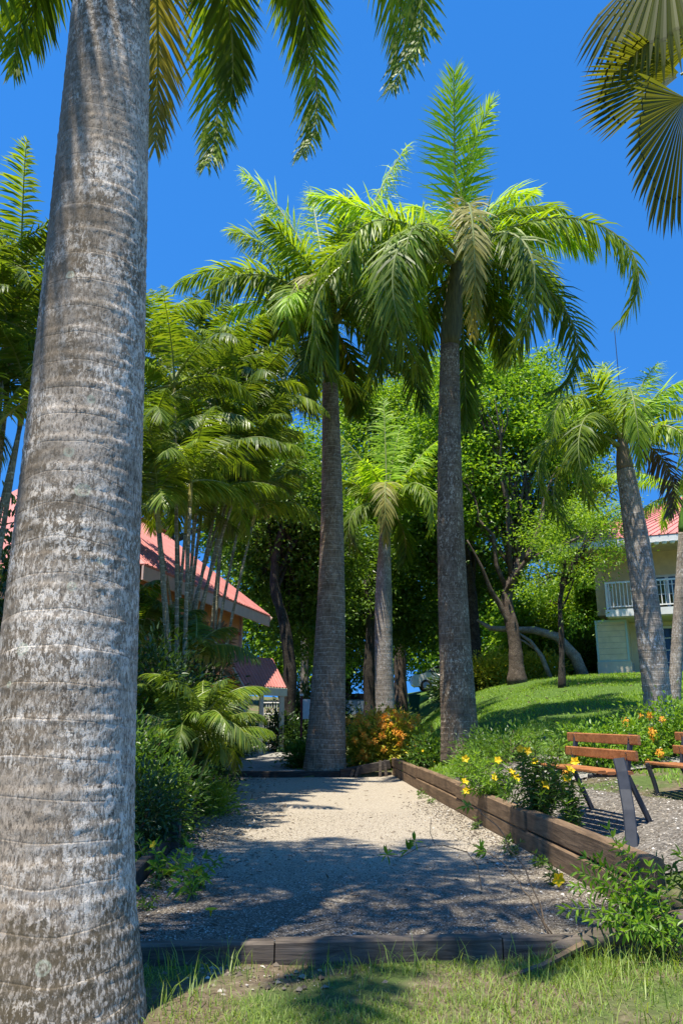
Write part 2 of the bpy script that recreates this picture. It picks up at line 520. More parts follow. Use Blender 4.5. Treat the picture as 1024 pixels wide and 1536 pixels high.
# ================================================================== SETTING
def ground_mat():
    s = NT('earth_and_turf')
    co = s.n('TexCoord').outputs['Object']
    a = s.noise(co, 1.4, 6, .6); b = s.noise(co, 14, 8, .7); c = s.noise(co, 90, 4, .7)
    soil = s.ramp(b, [(.3, (.085, .06, .038)), (.55, (.17, .13, .085)), (.75, (.28, .23, .16))])
    turf = s.ramp(b, [(.3, (.045, .085, .015)), (.6, (.085, .15, .025)), (.8, (.14, .21, .045))])
    xyz = s.n('SeparateXYZ', {0: co})
    yy = s.ramp(s.math('DIVIDE', xyz.outputs[1], 20.0), [(.55, 0.0), (.75, 1.0)])
    xx = s.ramp(s.math('ADD', s.math('DIVIDE', xyz.outputs[0], 10.0), .5), [(.64, 0.0), (.72, 1.0)])
    lawn = s.math('MULTIPLY', yy, xx)
    f = s.math('MAXIMUM', s.ramp(a, [(.42, 0.0), (.58, .8)]), lawn)
    col = s.mix(f, soil, turf)
    col = s.mix(s.ramp(c, [(.55, 0.0), (.8, .35)]), col, (.3, .26, .19))
    return s.done(col, .95, s.bump(s.math('ADD', b, c), .6, .03), .15)


def axis(lo, hi, fine, far):
    a = list(np.arange(lo, hi + 1e-6, fine)); st = fine
    left, right = [lo], [hi]
    while right[-1] < far: st *= 1.22; right.append(right[-1] + st)
    st = fine
    while left[-1] > -far: st *= 1.22; left.append(left[-1] - st)
    return np.array(sorted(left[1:]) + a + right[1:])


xs = axis(-8, 14, .14, 600); ys = axis(2, 46, .16, 600)
XX, YY = np.meshgrid(xs, ys)
ZZ = ground(XX, YY)
ZZ = np.where(np.hypot(XX, YY) < 70, ZZ + .012 * np.sin(XX * 3.1 + YY) * np.cos(YY * 2.3 - XX), ZZ)
nx = len(xs)
ii, jj = np.meshgrid(np.arange(len(ys) - 1), np.arange(nx - 1), indexing='ij')
q = np.stack([ii * nx + jj, ii * nx + jj + 1, (ii + 1) * nx + jj + 1, (ii + 1) * nx + jj], -1).reshape(-1, 4)
single('ground', G().add(np.stack([XX, YY, ZZ], -1).reshape(-1, 3), q), ground_mat(), kind='structure', smooth=True)


def gravel_mat(name, c1, c2, c3, sc=60):
    s = NT(name)
    co = s.n('TexCoord').outputs['Object']
    v = s.n('TexVoronoi', {'Vector': co, 'Scale': sc})
    vr = s.n('SeparateColor', {0: v.outputs['Color']}).outputs[0]
    a = s.noise(co, .8, 5, .6); b = s.noise(co, 130, 3, .7)
    f = s.math('ADD', s.math('MULTIPLY', vr, .6), s.math('MULTIPLY', b, .4))
    col = s.ramp(f, [(.2, c1), (.5, c2), (.8, c3)])
    col = s.mix(s.ramp(a, [(.4, 0.0), (.7, .45)]), col, tuple(x * 1.08 for x in c2))
    dist = v.outputs['Distance']
    return s.done(col, .9, s.bump(s.math('ADD', s.math('MULTIPLY', dist, -1.0), s.math('MULTIPLY', b, .5)), .7, .012), .2)


def sheet(name, f, nu, nv, mat, **k):
    u = np.linspace(0, 1, nu); v = np.linspace(0, 1, nv)
    pts = np.array([[f(a, b) for a in u] for b in v])
    i, j = np.meshgrid(np.arange(nv - 1), np.arange(nu - 1), indexing='ij')
    q = np.stack([i * nu + j, i * nu + j + 1, (i + 1) * nu + j + 1, (i + 1) * nu + j], -1).reshape(-1, 4)
    return single(name, G().add(pts.reshape(-1, 3), q), mat, kind='structure', smooth=True, **k)


M['court'] = gravel_mat('court_sand', (.17, .155, .13), (.34, .30, .235), (.52, .46, .37), 55)
M['gravel'] = gravel_mat('grey_gravel', (.05, .045, .038), (.13, .115, .095), (.30, .27, .23), 42)
M['path'] = gravel_mat('path_paving', (.20, .19, .165), (.27, .255, .225), (.35, .33, .29), 25)


def court_z(s_, t_):
    return .006 * math.sin(s_ * 2.3 + t_) * math.cos(t_ * 1.1) + .03 * math.exp(-(s_ + 4) * 2.5) + .05 * math.exp(s_ * 4)


def fc(a, b):
    s_, t_ = -4.0 + 4.0 * a, 15.0 * b
    return court(s_, t_, court_z(s_, t_) - .01)


def court_mat():
    s = NT('court_sand_and_gravel')
    co = s.n('TexCoord').outputs['Object']
    xyz = s.n('SeparateXYZ', {0: co})
    v = s.n('TexVoronoi', {'Vector': co, 'Scale': 95})
    vr = s.n('SeparateColor', {0: v.outputs['Color']}).outputs[0]
    b = s.noise(co, 140, 3, .7); a = s.noise(co, .9, 6, .62); a2 = s.noise(co, 6, 6, .7)
    f = s.math('ADD', s.math('MULTIPLY', vr, .62), s.math('MULTIPLY', b, .38))
    sand = s.ramp(f, [(.2, (.24, .20, .15)), (.5, (.36, .31, .235)), (.8, (.50, .44, .35))])
    grav_shade = s.ramp(f, [(.22, (.055, .044, .033)), (.5, (.135, .112, .085)), (.72, (.25, .215, .165)), (.87, (.55, .51, .45))])  # loose grey gravel, darkened further so its colour carries the near-end shade
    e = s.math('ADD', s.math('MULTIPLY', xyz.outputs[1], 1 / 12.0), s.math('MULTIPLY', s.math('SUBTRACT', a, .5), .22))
    worn = s.ramp(e, [(.60, 0.0), (.78, 1.0)])  # near end keeps the shade-darkened gravel, worn sand beyond
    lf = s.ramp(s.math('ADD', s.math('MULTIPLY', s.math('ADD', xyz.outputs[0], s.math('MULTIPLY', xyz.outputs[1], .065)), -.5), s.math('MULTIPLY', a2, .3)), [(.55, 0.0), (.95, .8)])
    col = s.mix(s.math('MULTIPLY', worn, s.math('SUBTRACT', 1.0, lf)), grav_shade, sand)
    col = s.mix(s.math('MULTIPLY', s.ramp(a2, [(.5, 0.0), (.75, .5)]), .6), col, (.22, .19, .15))
    return s.done(col, .92, s.bump(s.math('ADD', s.math('MULTIPLY', v.outputs['Distance'], -1.0), s.math('MULTIPLY', b, .5)), .7, .012), .2)


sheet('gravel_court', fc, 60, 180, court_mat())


def fpath(a, b):
    y = 21.2 + 22 * b
    cx = -2.25 - .02 * (y - 21) + .004 * (y - 21) ** 2 - .9 * b
    w = 1.0 + .35 * math.exp(-b * 10)
    x = cx + w * (a * 2 - 1)
    z = gz(x, y) + .03 if y > 22.7 else max(gz(x, y) + .03, .10)
    return (x, y, z)


sheet('garden_path', fpath, 12, 120, M['path'])


def fbench(a, b):
    t_ = .9 + 8.2 * b; s_ = .17 + (1.5 + .35 * math.sin(b * 9)) * a * min(1, b * 6 + .35)
    p = court(s_, t_)
    return (p[0], p[1], gz(p[0], p[1]) + .022)


sheet('bench_gravel', fbench, 26, 70, M['gravel'])

# a narrow pale paved walk on the bank beyond the benches
def fwalk(a, b):
    x = 2.9 + 9 * b; y = 12.1 + .1 * x + .6 * (a - .5) * 2
    return (x, y, gz(x, y) + .03)


sheet('bank_path', fwalk, 8, 60, M['path'])

# ------------------------------------------------------------------ timber edging
M['timber'] = wood('brown_timber', (.10, .065, .038), (.25, .165, .095), axis=1)
M['timber_grey'] = wood('weathered_timber', (.055, .043, .032), (.19, .155, .12), axis=0)
M['timber_dark'] = wood('dark_timber', (.03, .026, .022), (.09, .075, .06), axis=0)  # darker, greyer grain than the brown timber


def sleeper_wall():
    t = thing('timber_retaining_wall', 'long brown stacked timber wall retaining the bank along the right side of the court', 'retaining wall', court(.08, 7.5, 0))
    tops = []
    ends = [0.2, 3.3, 7.1, 11.2, 15.15]
    for k in range(4):
        a, b = ends[k] + .006, ends[k + 1] - .006
        o = .012 * (-1) ** k
        g = G()
        for q_ in range(8):                       # slightly bowed board
            u0, u1 = a + (b - a) * q_ / 8, a + (b - a) * (q_ + 1) / 8
            bow = lambda u: .012 * math.sin((u - a) / (b - a) * math.pi)
            g.beam(court(.075 + o + bow(u0), u0, .355 + o * .4), court(.075 + o + bow(u1), u1, .355 + o * .4), .13, .215, bev=.018)
        part('upper_timber', g, M['timber'], t)
    for k, (a, b) in enumerate(((0.25, 4.9), (4.92, 9.6), (9.62, 15.1))):
        part('lower_timber', G().beam(court(.068, a, .115), court(.068, b, .115), .115, .25, bev=.015), M['timber'], t)
    return t


sleeper_wall()
ft = thing('front_timber_edge', 'weathered grey timber edge across the near end of the court', 'timber edging', court(-2, -.1, 0))
for a, b, zz in ((-4.2, -2.76, .0), (-2.75, -1.2, .008), (-1.19, .22, -.004)):
    part('timber', G().beam(court(a, -.07, -.075 + zz), court(b, -.07, -.075 + zz), .12, .20, bev=.014), M['timber_grey'], ft)

lt = thing('left_timber_edge', 'low dark timber edging half hidden by plants on the left of the court', 'timber edging', court(-4.07, 6, 0))
for a, b in ((0.0, 3.9), (3.95, 8.6), (8.65, 15.0)):
    part('timber', G().beam(court(-4.07, a, .07), court(-4.07, b, .07), .1, .2), M['timber_dark'], lt)
part('post', G().box(court(-4.02, 3.92, .14), (.17, .17, .38), jit=.006), M['timber_grey'], lt)
et = thing('end_timber_edge', 'dark low timber edge across the far end of the court', 'timber edging', court(-2, 15.1, 0))
part('timber', G().beam(court(-4.1, 15.12, .05), court(-1.1, 15.12, .065), .12, .16), M['timber_dark'], et)
part('timber', G().beam(court(-1.35, 15.02, .08), court(-.05, 15.1, .30), .10, .22), M['timber_dark'], et)
for s_, h_, tl in ((-.92, .26, .25), (-.33, .4, .05), (-.2, .42, -.08), (-1.05, .2, .35)):
    part('stake', G().box(court(s_, 14.9, h_ / 2), (.07, .05, h_), tilt=tl, jit=.006), M['timber_grey'], et)
lg = thing('fallen_log', 'short weathered log lying at the right front corner of the court', 'log', court(-.3, .05, 0))
part('log_wood', G().tube([court(-.85, -.16, -.05), court(-.45, -.12, .03), court(0, -.06, .08), court(.35, -.0, .10)], [.05, .075, .085, .075], 10), M['timber_grey'], lg, smooth=True)
part('side_branch', G().tube([court(-.6, -.15, .0), court(-1.0, -.42, -.06), court(-1.45, -.6, -.12)], [.028, .02, .012], 6), M['twig'], lg)

# ================================================================== ROYAL PALM IN FRONT
FB = np.array([-1.615, 4.75, -.20])
FT = np.array([-1.86, 4.85, 8.7])


def front_bark(spots):
    s = NT('lichened_palm_bark')
    co = s.n('TexCoord').outputs['Object']
    def ob(sc): return s.n('Mapping', {'Vector': co, 'Scale': sc}).outputs[0]
    z = s.n('SeparateXYZ', {0: co}).outputs[2]
    a = s.noise(ob((1, 1, .8)), 2.0, 5, .6)
    col = s.ramp(a, [(.30, (.23, .17, .105)), (.47, (.40, .32, .23)), (.66, (.56, .465, .36))])
    g1 = s.noise(ob((1, 1, .4)), 70, 4, .75)                     # grain, longer than wide
    g2 = s.noise(ob((1, 1, .42)), 52, 4, .7, .3)                # pale flecks
    g3 = s.noise(ob((1, 1, .62)), 17, 6, .74, .5)                 # lichen crusts
    g4 = s.noise(ob((1, 1, .5)), 34, 5, .72, .3)                  # dark mould flecks
    reg = s.noise(ob((.8, .8, 1.2)), 1.9, 4, .62)
    rg = s.ramp(s.math('ADD', reg, s.math('MULTIPLY', s.n('SeparateXYZ', {0: co}).outputs[0], .26)), [(.40, .08), (.60, 1.0)])
    col = s.mix(s.ramp(g1, [(.40, .75), (.50, 0.0)]), col, (.10, .078, .055))
    dkr = s.ramp(s.noise(ob((1, 1, .7)), 2.6, 4, .6), [(.45, .1), (.62, 1.0)])
    col = s.mix(s.math('MULTIPLY', s.ramp(g4, [(.52, 0.0), (.58, .85)]), dkr), col, (.085, .066, .045))
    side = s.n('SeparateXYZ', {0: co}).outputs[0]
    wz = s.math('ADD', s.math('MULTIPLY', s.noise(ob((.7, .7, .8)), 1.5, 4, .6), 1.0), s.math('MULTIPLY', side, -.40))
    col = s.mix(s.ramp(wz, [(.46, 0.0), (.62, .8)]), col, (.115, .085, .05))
    fleck = s.math('MULTIPLY', s.ramp(g2, [(.53, 0.0), (.565, 1.0)]), s.math('MULTIPLY', rg, .85))
    col = s.mix(fleck, col, (.84, .73, .58))
    crust = s.math('MULTIPLY', s.ramp(g3, [(.52, 0.0), (.56, 1.0)]), s.math('MULTIPLY', rg, .85))
    g5 = s.noise(ob((1, 1, .75)), 7.5, 7, .72, .6)
    big = s.math('MULTIPLY', s.ramp(g5, [(.57, 0.0), (.62, 1.0)]), rg)
    crust = s.math('MAXIMUM', crust, big)
    crust = s.math('MULTIPLY', crust, s.ramp(g1, [(.40, .15), (.50, 1.0)]))
    col = s.mix(crust, col, (.88, .78, .64))
    ring = .2
    wob = s.math('MULTIPLY', s.noise(ob((1, 1, .5)), .9, 2), .30)
    fr = s.math('FRACT', s.math('DIVIDE', s.math('ADD', z, wob), ring))
    line = s.math('MULTIPLY', s.ramp(fr, [(0.0, .8), (.03, 0.0), (.80, 0.0), (.985, .8)]), s.ramp(s.math('ADD', s.math('MULTIPLY', z, -.15), s.math('MULTIPLY', reg, .8)), [(.0, .25), (.5, 1.0)]))
    brk = s.ramp(s.noise(ob((1, 1, 2)), 4.5, 6, .75), [(.46, 0.0), (.62, .9)])
    col = s.mix(s.math('MULTIPLY', line, brk), col, (.80, .73, .63))
    dk = s.ramp(fr, [(.02, 0.0), (.035, .42), (.075, 0.0)])
    brk2 = s.ramp(s.noise(ob((1, 1, 2)), 7, 4, .7), [(.46, 0.0), (.58, 1.0)])
    col = s.mix(s.math('MULTIPLY', dk, brk2), col, (.04, .033, .026))
    hol = s.ramp(s.noise(ob((1, 1, 1.7)), 13, 3, .6), [(.72, 0.0), (.76, .9)])
    col = s.mix(hol, col, (.03, .024, .02))
    mz = s.math('ADD', z, s.math('MULTIPLY', s.noise(ob((1, 1, .6)), 2.2, 6, .7), -1.3))
    col = s.mix(s.math('MULTIPLY', s.ramp(mz, [(-.48, .85), (-.08, .0)]), s.ramp(g2, [(.45, 1.0), (.6, .35)])), col, (.10, .075, .04))
    for (x, y, zz, r) in spots:
        d = s.n('VectorMath', {0: co, 1: (x, y, zz)}, operation='DISTANCE').outputs['Value']
        d = s.math('ADD', d, s.math('MULTIPLY', s.math('SUBTRACT', s.noise(co, 26, 3), .5), r * .55))
        k = s.math('MULTIPLY', s.ramp(s.math('DIVIDE', d, r), [(0.0, .45), (.28, .2), (.45, .1), (.66, .55), (.86, .5), (1.0, 0.0)]), s.ramp(g2, [(.38, .3), (.5, 1.0)]))
        col = s.mix(k, col, (.52, .56, .40))
    h = s.math('ADD', s.math('MULTIPLY', g1, .8), s.math('MULTIPLY', crust, .25))
    h = s.math('ADD', h, s.math('MULTIPLY', s.math('SUBTRACT', line, dk), .35))
    return s.done(col, .88, s.bump(h, .8, .007), .2)


def on_trunk(px, py):
    for Yd in np.linspace(3.7, 4.8, 400):
        p = P(px, py, Yd); t_ = (p[2] - FB[2]) / (FT[2] - FB[2]); ax_ = FB + (FT - FB) * t_
        if math.hypot(p[0] - ax_[0], p[1] - ax_[1]) <= rfront(t_): break
    return p - FB


def rfront(t):
    z = t * 8.9 - .2
    return float(np.interp(z, [-.2, .1, .45, .8, 1.3, 2.1, 3.6, 5.2, 7, 8.7], [.565, .52, .465, .435, .415, .395, .36, .325, .285, .26]))


fp = thing('royal_palm', 'massive grey lichen-spotted palm in the left foreground with fronds hanging overhead', 'palm tree', FB)
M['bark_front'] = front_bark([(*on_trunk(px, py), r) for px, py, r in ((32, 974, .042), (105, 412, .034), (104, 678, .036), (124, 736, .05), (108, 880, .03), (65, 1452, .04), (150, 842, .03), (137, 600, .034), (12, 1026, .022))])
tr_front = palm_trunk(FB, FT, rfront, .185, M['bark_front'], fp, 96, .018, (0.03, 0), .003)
part('crownshaft', G().tube(spine(FT, FT + np.array([-.02, .02, 1.7]), 12), [.25, .27, .26, .24, .22, .2, .18, .16, .15, .13, .12, .1], 24), M['shaft'], fp, smooth=True)
# round lichen discs grown on the bark
FC = FT + np.array([-.02, .02, 1.5])
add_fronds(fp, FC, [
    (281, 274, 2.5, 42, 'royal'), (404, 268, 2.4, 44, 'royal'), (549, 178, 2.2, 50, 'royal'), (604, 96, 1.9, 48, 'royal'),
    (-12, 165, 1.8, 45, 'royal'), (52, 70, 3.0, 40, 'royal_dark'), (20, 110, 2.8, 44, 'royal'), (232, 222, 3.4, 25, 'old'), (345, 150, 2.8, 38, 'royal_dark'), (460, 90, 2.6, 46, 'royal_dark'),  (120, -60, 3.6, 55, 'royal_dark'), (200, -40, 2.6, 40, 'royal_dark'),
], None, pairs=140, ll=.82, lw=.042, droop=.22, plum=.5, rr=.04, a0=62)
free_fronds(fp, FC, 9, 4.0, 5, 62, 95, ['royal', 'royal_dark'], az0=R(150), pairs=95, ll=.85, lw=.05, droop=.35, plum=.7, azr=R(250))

# ================================================================== CENTRE PALMS
BARK_A = bark('banded_palm_bark', (.17, .115, .07), (.32, .235, .155), (.47, .37, .26), .12, .16, .35, 1.2, ringamt=.45)
BARK_B = bark('dark_palm_bark', (.115, .08, .05), (.215, .155, .10), (.35, .275, .19), .13, .10, .6, 1.3, ringamt=.3, shift=3.0)
BARK_C = bark('grey_palm_bark', (.17, .14, .11), (.31, .26, .21), (.45, .39, .32), .14, .10, .6, 1.4, ringamt=.3, shift=7.0)


def at_ground(px, Y):
    x = (px - CX) / FPX * (Y * cp)
    return np.array([x, Y, gz(x, Y)])


A0 = at_ground(487, 21.7); A0[2] -= .1
A1 = P(495, 578, 21.7)
pa = thing('royal_palm', 'pale banded palm, left of the two tall centre palms', 'palm tree', A0, 'tall palms behind the court')
palm_trunk(A0, A1, lambda t: float(np.interp(t, [0, .04, .12, .3, .5, .8, 1], [.60, .55, .50, .43, .36, .285, .24])), .11, BARK_A, pa, 32, .03, (.12, 0), .008)
A2 = P(501, 470, 21.7)
part('crownshaft', G().tube(spine(A1, A2, 12), np.array([.24, .26, .27, .27, .25, .23, .22, .2, .18, .16, .14, .1]), 18), M['shaft'], pa, smooth=True)
AC = A2 - np.array([0, 0, .25])
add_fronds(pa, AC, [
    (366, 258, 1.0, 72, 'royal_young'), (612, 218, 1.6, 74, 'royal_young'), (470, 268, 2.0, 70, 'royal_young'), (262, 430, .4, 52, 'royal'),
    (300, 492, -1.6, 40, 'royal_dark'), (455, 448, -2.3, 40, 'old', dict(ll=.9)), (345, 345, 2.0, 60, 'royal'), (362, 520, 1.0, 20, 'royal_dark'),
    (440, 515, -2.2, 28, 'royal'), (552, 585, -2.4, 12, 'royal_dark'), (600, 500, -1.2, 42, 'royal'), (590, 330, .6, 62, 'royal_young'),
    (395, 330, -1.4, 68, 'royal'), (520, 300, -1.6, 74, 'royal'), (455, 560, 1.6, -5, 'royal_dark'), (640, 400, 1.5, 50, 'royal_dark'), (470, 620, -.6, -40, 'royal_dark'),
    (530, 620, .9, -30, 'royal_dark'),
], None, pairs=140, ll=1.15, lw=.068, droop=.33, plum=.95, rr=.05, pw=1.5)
free_fronds(pa, AC, 9, 4.2, 0, 66, 85, ['royal', 'royal_young', 'royal_dark'], pairs=95, ll=1.1, lw=.066, droop=.28, plum=.95, rr=.045)
part('hanging_stalk', G().tube([A1 + np.array([0, -.2, .1]), A1 + np.array([-.35, -.3, .6]), A1 + np.array([-.8, -.3, 1.2])], [.05, .045, .02], 6), M['stem'], pa)

B0 = at_ground(689, 18.0); B0[2] -= .1
B1 = P(674, 520, 18.0)
pb = thing('royal_palm', 'tallest centre palm, right of the banded one, with an upright bright new frond', 'palm tree', B0, 'tall palms behind the court')
palm_trunk(B0, B1, lambda t: float(np.interp(t, [0, .035, .1, .25, .45, .7, .9, 1], [.47, .44, .405, .365, .33, .29, .255, .235])), .12, BARK_B, pb, 32, .03, (-.10, 0), .006)
B2 = P(687, 372, 18.0)
part('crownshaft', G().tube(spine(B1, B2, 12), np.array([.235, .26, .27, .26, .25, .23, .22, .2, .18, .16, .14, .1]), 18), plain('brown_leaf_sheath', (.10, .095, .035), .7, .35, 4, vec=(6, 6, .7)), pb, smooth=True)
BC = B2 - np.array([0, 0, .3])
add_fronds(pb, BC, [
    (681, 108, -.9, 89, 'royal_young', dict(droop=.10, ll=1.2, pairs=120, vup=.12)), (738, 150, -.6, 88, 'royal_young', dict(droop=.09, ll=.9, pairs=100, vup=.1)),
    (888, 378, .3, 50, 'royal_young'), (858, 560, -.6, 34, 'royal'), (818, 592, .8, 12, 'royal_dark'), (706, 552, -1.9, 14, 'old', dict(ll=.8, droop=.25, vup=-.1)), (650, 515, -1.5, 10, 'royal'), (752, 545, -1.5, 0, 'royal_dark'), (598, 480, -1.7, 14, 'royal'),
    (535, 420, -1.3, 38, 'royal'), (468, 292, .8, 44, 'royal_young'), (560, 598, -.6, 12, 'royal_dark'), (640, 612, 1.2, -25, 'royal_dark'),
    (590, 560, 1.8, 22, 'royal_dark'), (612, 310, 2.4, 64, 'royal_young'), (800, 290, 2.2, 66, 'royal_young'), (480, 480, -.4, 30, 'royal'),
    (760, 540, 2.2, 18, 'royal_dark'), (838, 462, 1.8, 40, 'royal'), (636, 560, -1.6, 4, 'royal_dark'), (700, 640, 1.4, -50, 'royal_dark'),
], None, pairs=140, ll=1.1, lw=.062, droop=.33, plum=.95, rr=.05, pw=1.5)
free_fronds(pb, BC, 7, 4.0, 0, 62, 85, ['royal', 'royal_young'], az0=R(15), azr=R(150), pairs=95, ll=1.05, lw=.062, droop=.28, plum=.95, rr=.045)

C0 = at_ground(580, 30.0); C0[2] -= .1
C1 = P(577, 800, 30.0)
pc = thing('royal_palm', 'slim grey palm farther back between the two tall centre palms', 'palm tree', C0)
palm_trunk(C0, C1, lambda t: float(np.interp(t, [0, .05, .3, .7, 1], [.42, .38, .36, .33, .22])), .14, BARK_C, pc, 24, .05, (-.1, 0), .006)
C2 = P(580, 752, 30.0)
part('crownshaft', G().tube(spine(C1, C2, 8), np.array([.22, .24, .23, .21, .18, .16, .13, .1]), 14), M['shaft'], pc, smooth=True)
add_fronds(pc, C2 - np.array([0, 0, .15]), [
    (512, 720, .4, 55, 'royal'), (508, 650, .8, 66, 'royal'), (656, 660, .8, 62, 'royal_young'), (662, 745, .3, 50, 'royal'), (660, 815, -.6, 40, 'royal'),
    (600, 640, 1, 78, 'royal_young'), (575, 600, .8, 86, 'royal_young'), (515, 800, .2, 25, 'royal_dark'), (580, 850, -2.0, 40, 'old'), (625, 840, -1.6, 45, 'royal'),
    (540, 830, -.8, 20, 'royal_dark'), (600, 850, .8, 0, 'royal_dark'), (545, 690, -1.4, 66, 'royal_young'), (640, 700, -1.3, 62, 'royal'),
], None, pairs=70, ll=.95, lw=.08, droop=.32, plum=.7, rr=.05)

D0 = at_ground(988, 17.0); D0[2] -= .08
D1 = P(937, 705, 17.0)
pd = thing('foxtail_palm', 'grey rough trunked palm on the lawn in front of the balcony house', 'palm tree', D0)
palm_trunk(D0, D1, lambda t: float(np.interp(t, [0, .06, .3, .7, 1], [.33, .29, .285, .27, .20])), .13, BARK_C, pd, 28, .035, (.06, 0), .008)
D2 = P(931, 652, 17.0)
part('crownshaft', G().tube(spine(D1, D2, 8), np.array([.19, .19, .18, .16, .14, .12, .1, .08]), 14), M['dead'], pd, smooth=True)
add_fronds(pd, D2 - np.array([0, 0, .12]), [
    (792, 694, .3, 42, 'royal'), (838, 775, -.5, 34, 'royal_dark'), (872, 800, .6, 8, 'royal_dark'), (902, 548, .6, 80, 'royal_young'), (985, 545, .6, 72, 'royal_young'),
    (1040, 565, .2, 58, 'royal_young'), (1045, 660, -.2, 42, 'royal'), (1010, 750, -1, 30, 'royal'), (960, 800, -1.4, 45, 'royal'), (845, 610, .8, 64, 'royal_young'),
    (880, 560, -.6, 74, 'royal'), (1000, 775, .5, 10, 'dead'), (830, 650, -1.2, 56, 'royal'), (905, 790, -1.1, 30, 'royal_dark'), (1030, 620, 1.2, 55, 'royal'), (860, 700, 1.4, 40, 'royal_dark'),
], None, pairs=90, ll=.72, lw=.045, droop=.26, plum=.9, rr=.03)

E0 = at_ground(1012, 21.5); E0[2] -= .08
E1 = P(1024, 800, 21.5)
pe = thing('slender_palm', 'slender palm at the right picture edge with fronds above the red roof', 'palm tree', E0)
palm_trunk(E0, E1, lambda t: .17 - .04 * t, .14, BARK_C, pe, 20, .05)
E2 = P(1028, 740, 21.5)
part('crownshaft', G().tube(spine(E1, E2, 8), [.13, .15, .15, .14, .12, .1, .09, .08], 12), M['shaft'], pe, smooth=True)
free_fronds(pe, E2, 11, 2.6, -10, 70, 85, ['royal_young', 'royal'], pairs=46, ll=.55, lw=.05)

# ------------------------------------------------------------------ fan palm above the right corner
def fan_leaf(hub, axis_dir, normal, Rr, n=52, spread=150, droop=.35, m=0, g=None, split=.74):
    g = g or G()
    ax = np.asarray(axis_dir, float); ax /= np.linalg.norm(ax)
    nm = np.asarray(normal, float); nm -= ax * nm.dot(ax); nm /= np.linalg.norm(nm)
    sd = np.cross(nm, ax)
    for i in range(n):
        th = R(spread) * ((i + .5) / n * 2 - 1)
        d = ax * math.cos(th) + sd * math.sin(th)
        w = np.cross(nm, d)
        rl = Rr * (1 - .25 * (abs(th) / R(spread)) ** 2) * rng.uniform(.94, 1.04)
        half = R(spread) / n
        st = [.04, .25, split, .72, .88, 1.0]
        q = []
        lift = .010 * (1 if i % 2 else -1)
        for k, u in enumerate(st):
            wide = math.tan(half) * rl * min(u, split) * (1.10 if u <= split else max(0.0, (1 - u) / (1 - split)) ** .8)
            c = hub + d * rl * u + nm * (-.10 * rl * u * u) + np.array([0, 0, -1]) * droop * rl * max(0, u - .35) ** 1.6
            if k < len(st) - 1:
                q += [c - w * wide - nm * lift * u, c + nm * .02 * u * rl * .7, c + w * wide - nm * lift * u]
            else: q += [c]
        fs = []
        for k in range(len(st) - 2):
            b = k * 3
            fs += [(b, b + 1, b + 4, b + 3), (b + 1, b + 2, b + 5, b + 4)]
        b = (len(st) - 2) * 3
        g.add(q, fs, [(b, b + 1, b + 3), (b + 1, b + 2, b + 3)], m)
    return g


FX = np.array([3.75, 5.3, gz(3.75, 5.3) - .1])
ftop = P(1175, 60, 5.5)
fpn = thing('fan_palm', 'fan palm whose big pleated fan leaves hang into the upper right corner', 'palm tree', FX)
palm_trunk(FX, ftop, lambda t: .17 - .03 * t, .09, BARK_C, fpn, 20, .05)
def fan(px, py, dY, tx, ty, Rr, nm, droop, spread=140):
    hub = P(px, py, 5.5 + dY); tgt = P(tx, ty, 5.5 + dY)
    g = fan_leaf(hub, tgt - hub, nm, Rr, droop=droop, spread=spread, n=max(34, int(spread * .55)))
    mid = (hub + ftop) / 2 + np.array([0, 0, .12])
    g.tube([ftop, mid, hub], [.022, .017, .013], 6, 1)
    part('fan_leaf', g, [M['fan'], M['rachis']], fpn)
fan(1000, -75, .1, 965, 80, 1.25, (-.5, -.75, .3), .45, 60)
fan(1020, 112, .5, 880, 125, 1.05, (.0, .40, .9), .10, 40)
fan(1030, 148, .0, 935, 310, 1.25, (-.55, .55, .25), .06, 52)
fan(1065, 40, .9, 930, 10, 1.1, (.1, .4, .9), .2, 65)
fan(1090, 20, .9, 1060, -60, .9, (0, -.5, .8), .4)
fan(1190, 130, -.4, 1260, 200, .9, (.3, -.6, .7), .4)
fan(1180, -60, .3, 1180, -160, .9, (0, -.8, .5), .4)
fan(1260, 20, .3, 1330, 0, .9, (.2, -.5, .8), .4)

# ------------------------------------------------------------------ feathery clump palms on the left
def clump(label, px, Y, stems, group='feathery clumping palms on the left', keys=('areca', 'areca_bright', 'royal_dark', 'areca_bright', 'areca'), fl=2.0, nf=8, pairs=44, ll=.5, lw=.036, sm='stem_areca', r=.043):
    b = at_ground(px, Y)
    t = thing('clumping_palm', label, 'palm tree', b, group)
    for (tx, ty, dY) in stems:
        top = P(tx, ty, Y + dY)
        o = b + np.array([rng.uniform(-.35, .35) + .25 * (top[0] - b[0]), rng.uniform(-.35, .35), 0])
        o[2] = gz(o[0], o[1]) - .05
        bd = (o[0] - top[0]) * .12
        pts = spine(o, top, 18, (bd, rng.uniform(-.1, .1)))
        part('stem', G().tube(pts, np.linspace(r, r * .72, 18), 10), M[sm], t, smooth=True)
        sh = top + (pts[-1] - pts[-2]) / np.linalg.norm(pts[-1] - pts[-2]) * .55
        part('crownshaft', G().tube(spine(top, sh, 5), [r * .8, r * 1.0, r * .9, r * .7, r * .5], 10), M['stem_yellow'] if sm == 'stem_areca' else M['shaft'], t, smooth=True)
        free_fronds(t, sh, nf, fl, 12, 86, 80, list(keys), az0=rng.uniform(0, 6), pairs=pairs, ll=ll, lw=lw, droop=.22, plum=.2, vup=.4, rr=.018, jitter=.45)
    return t


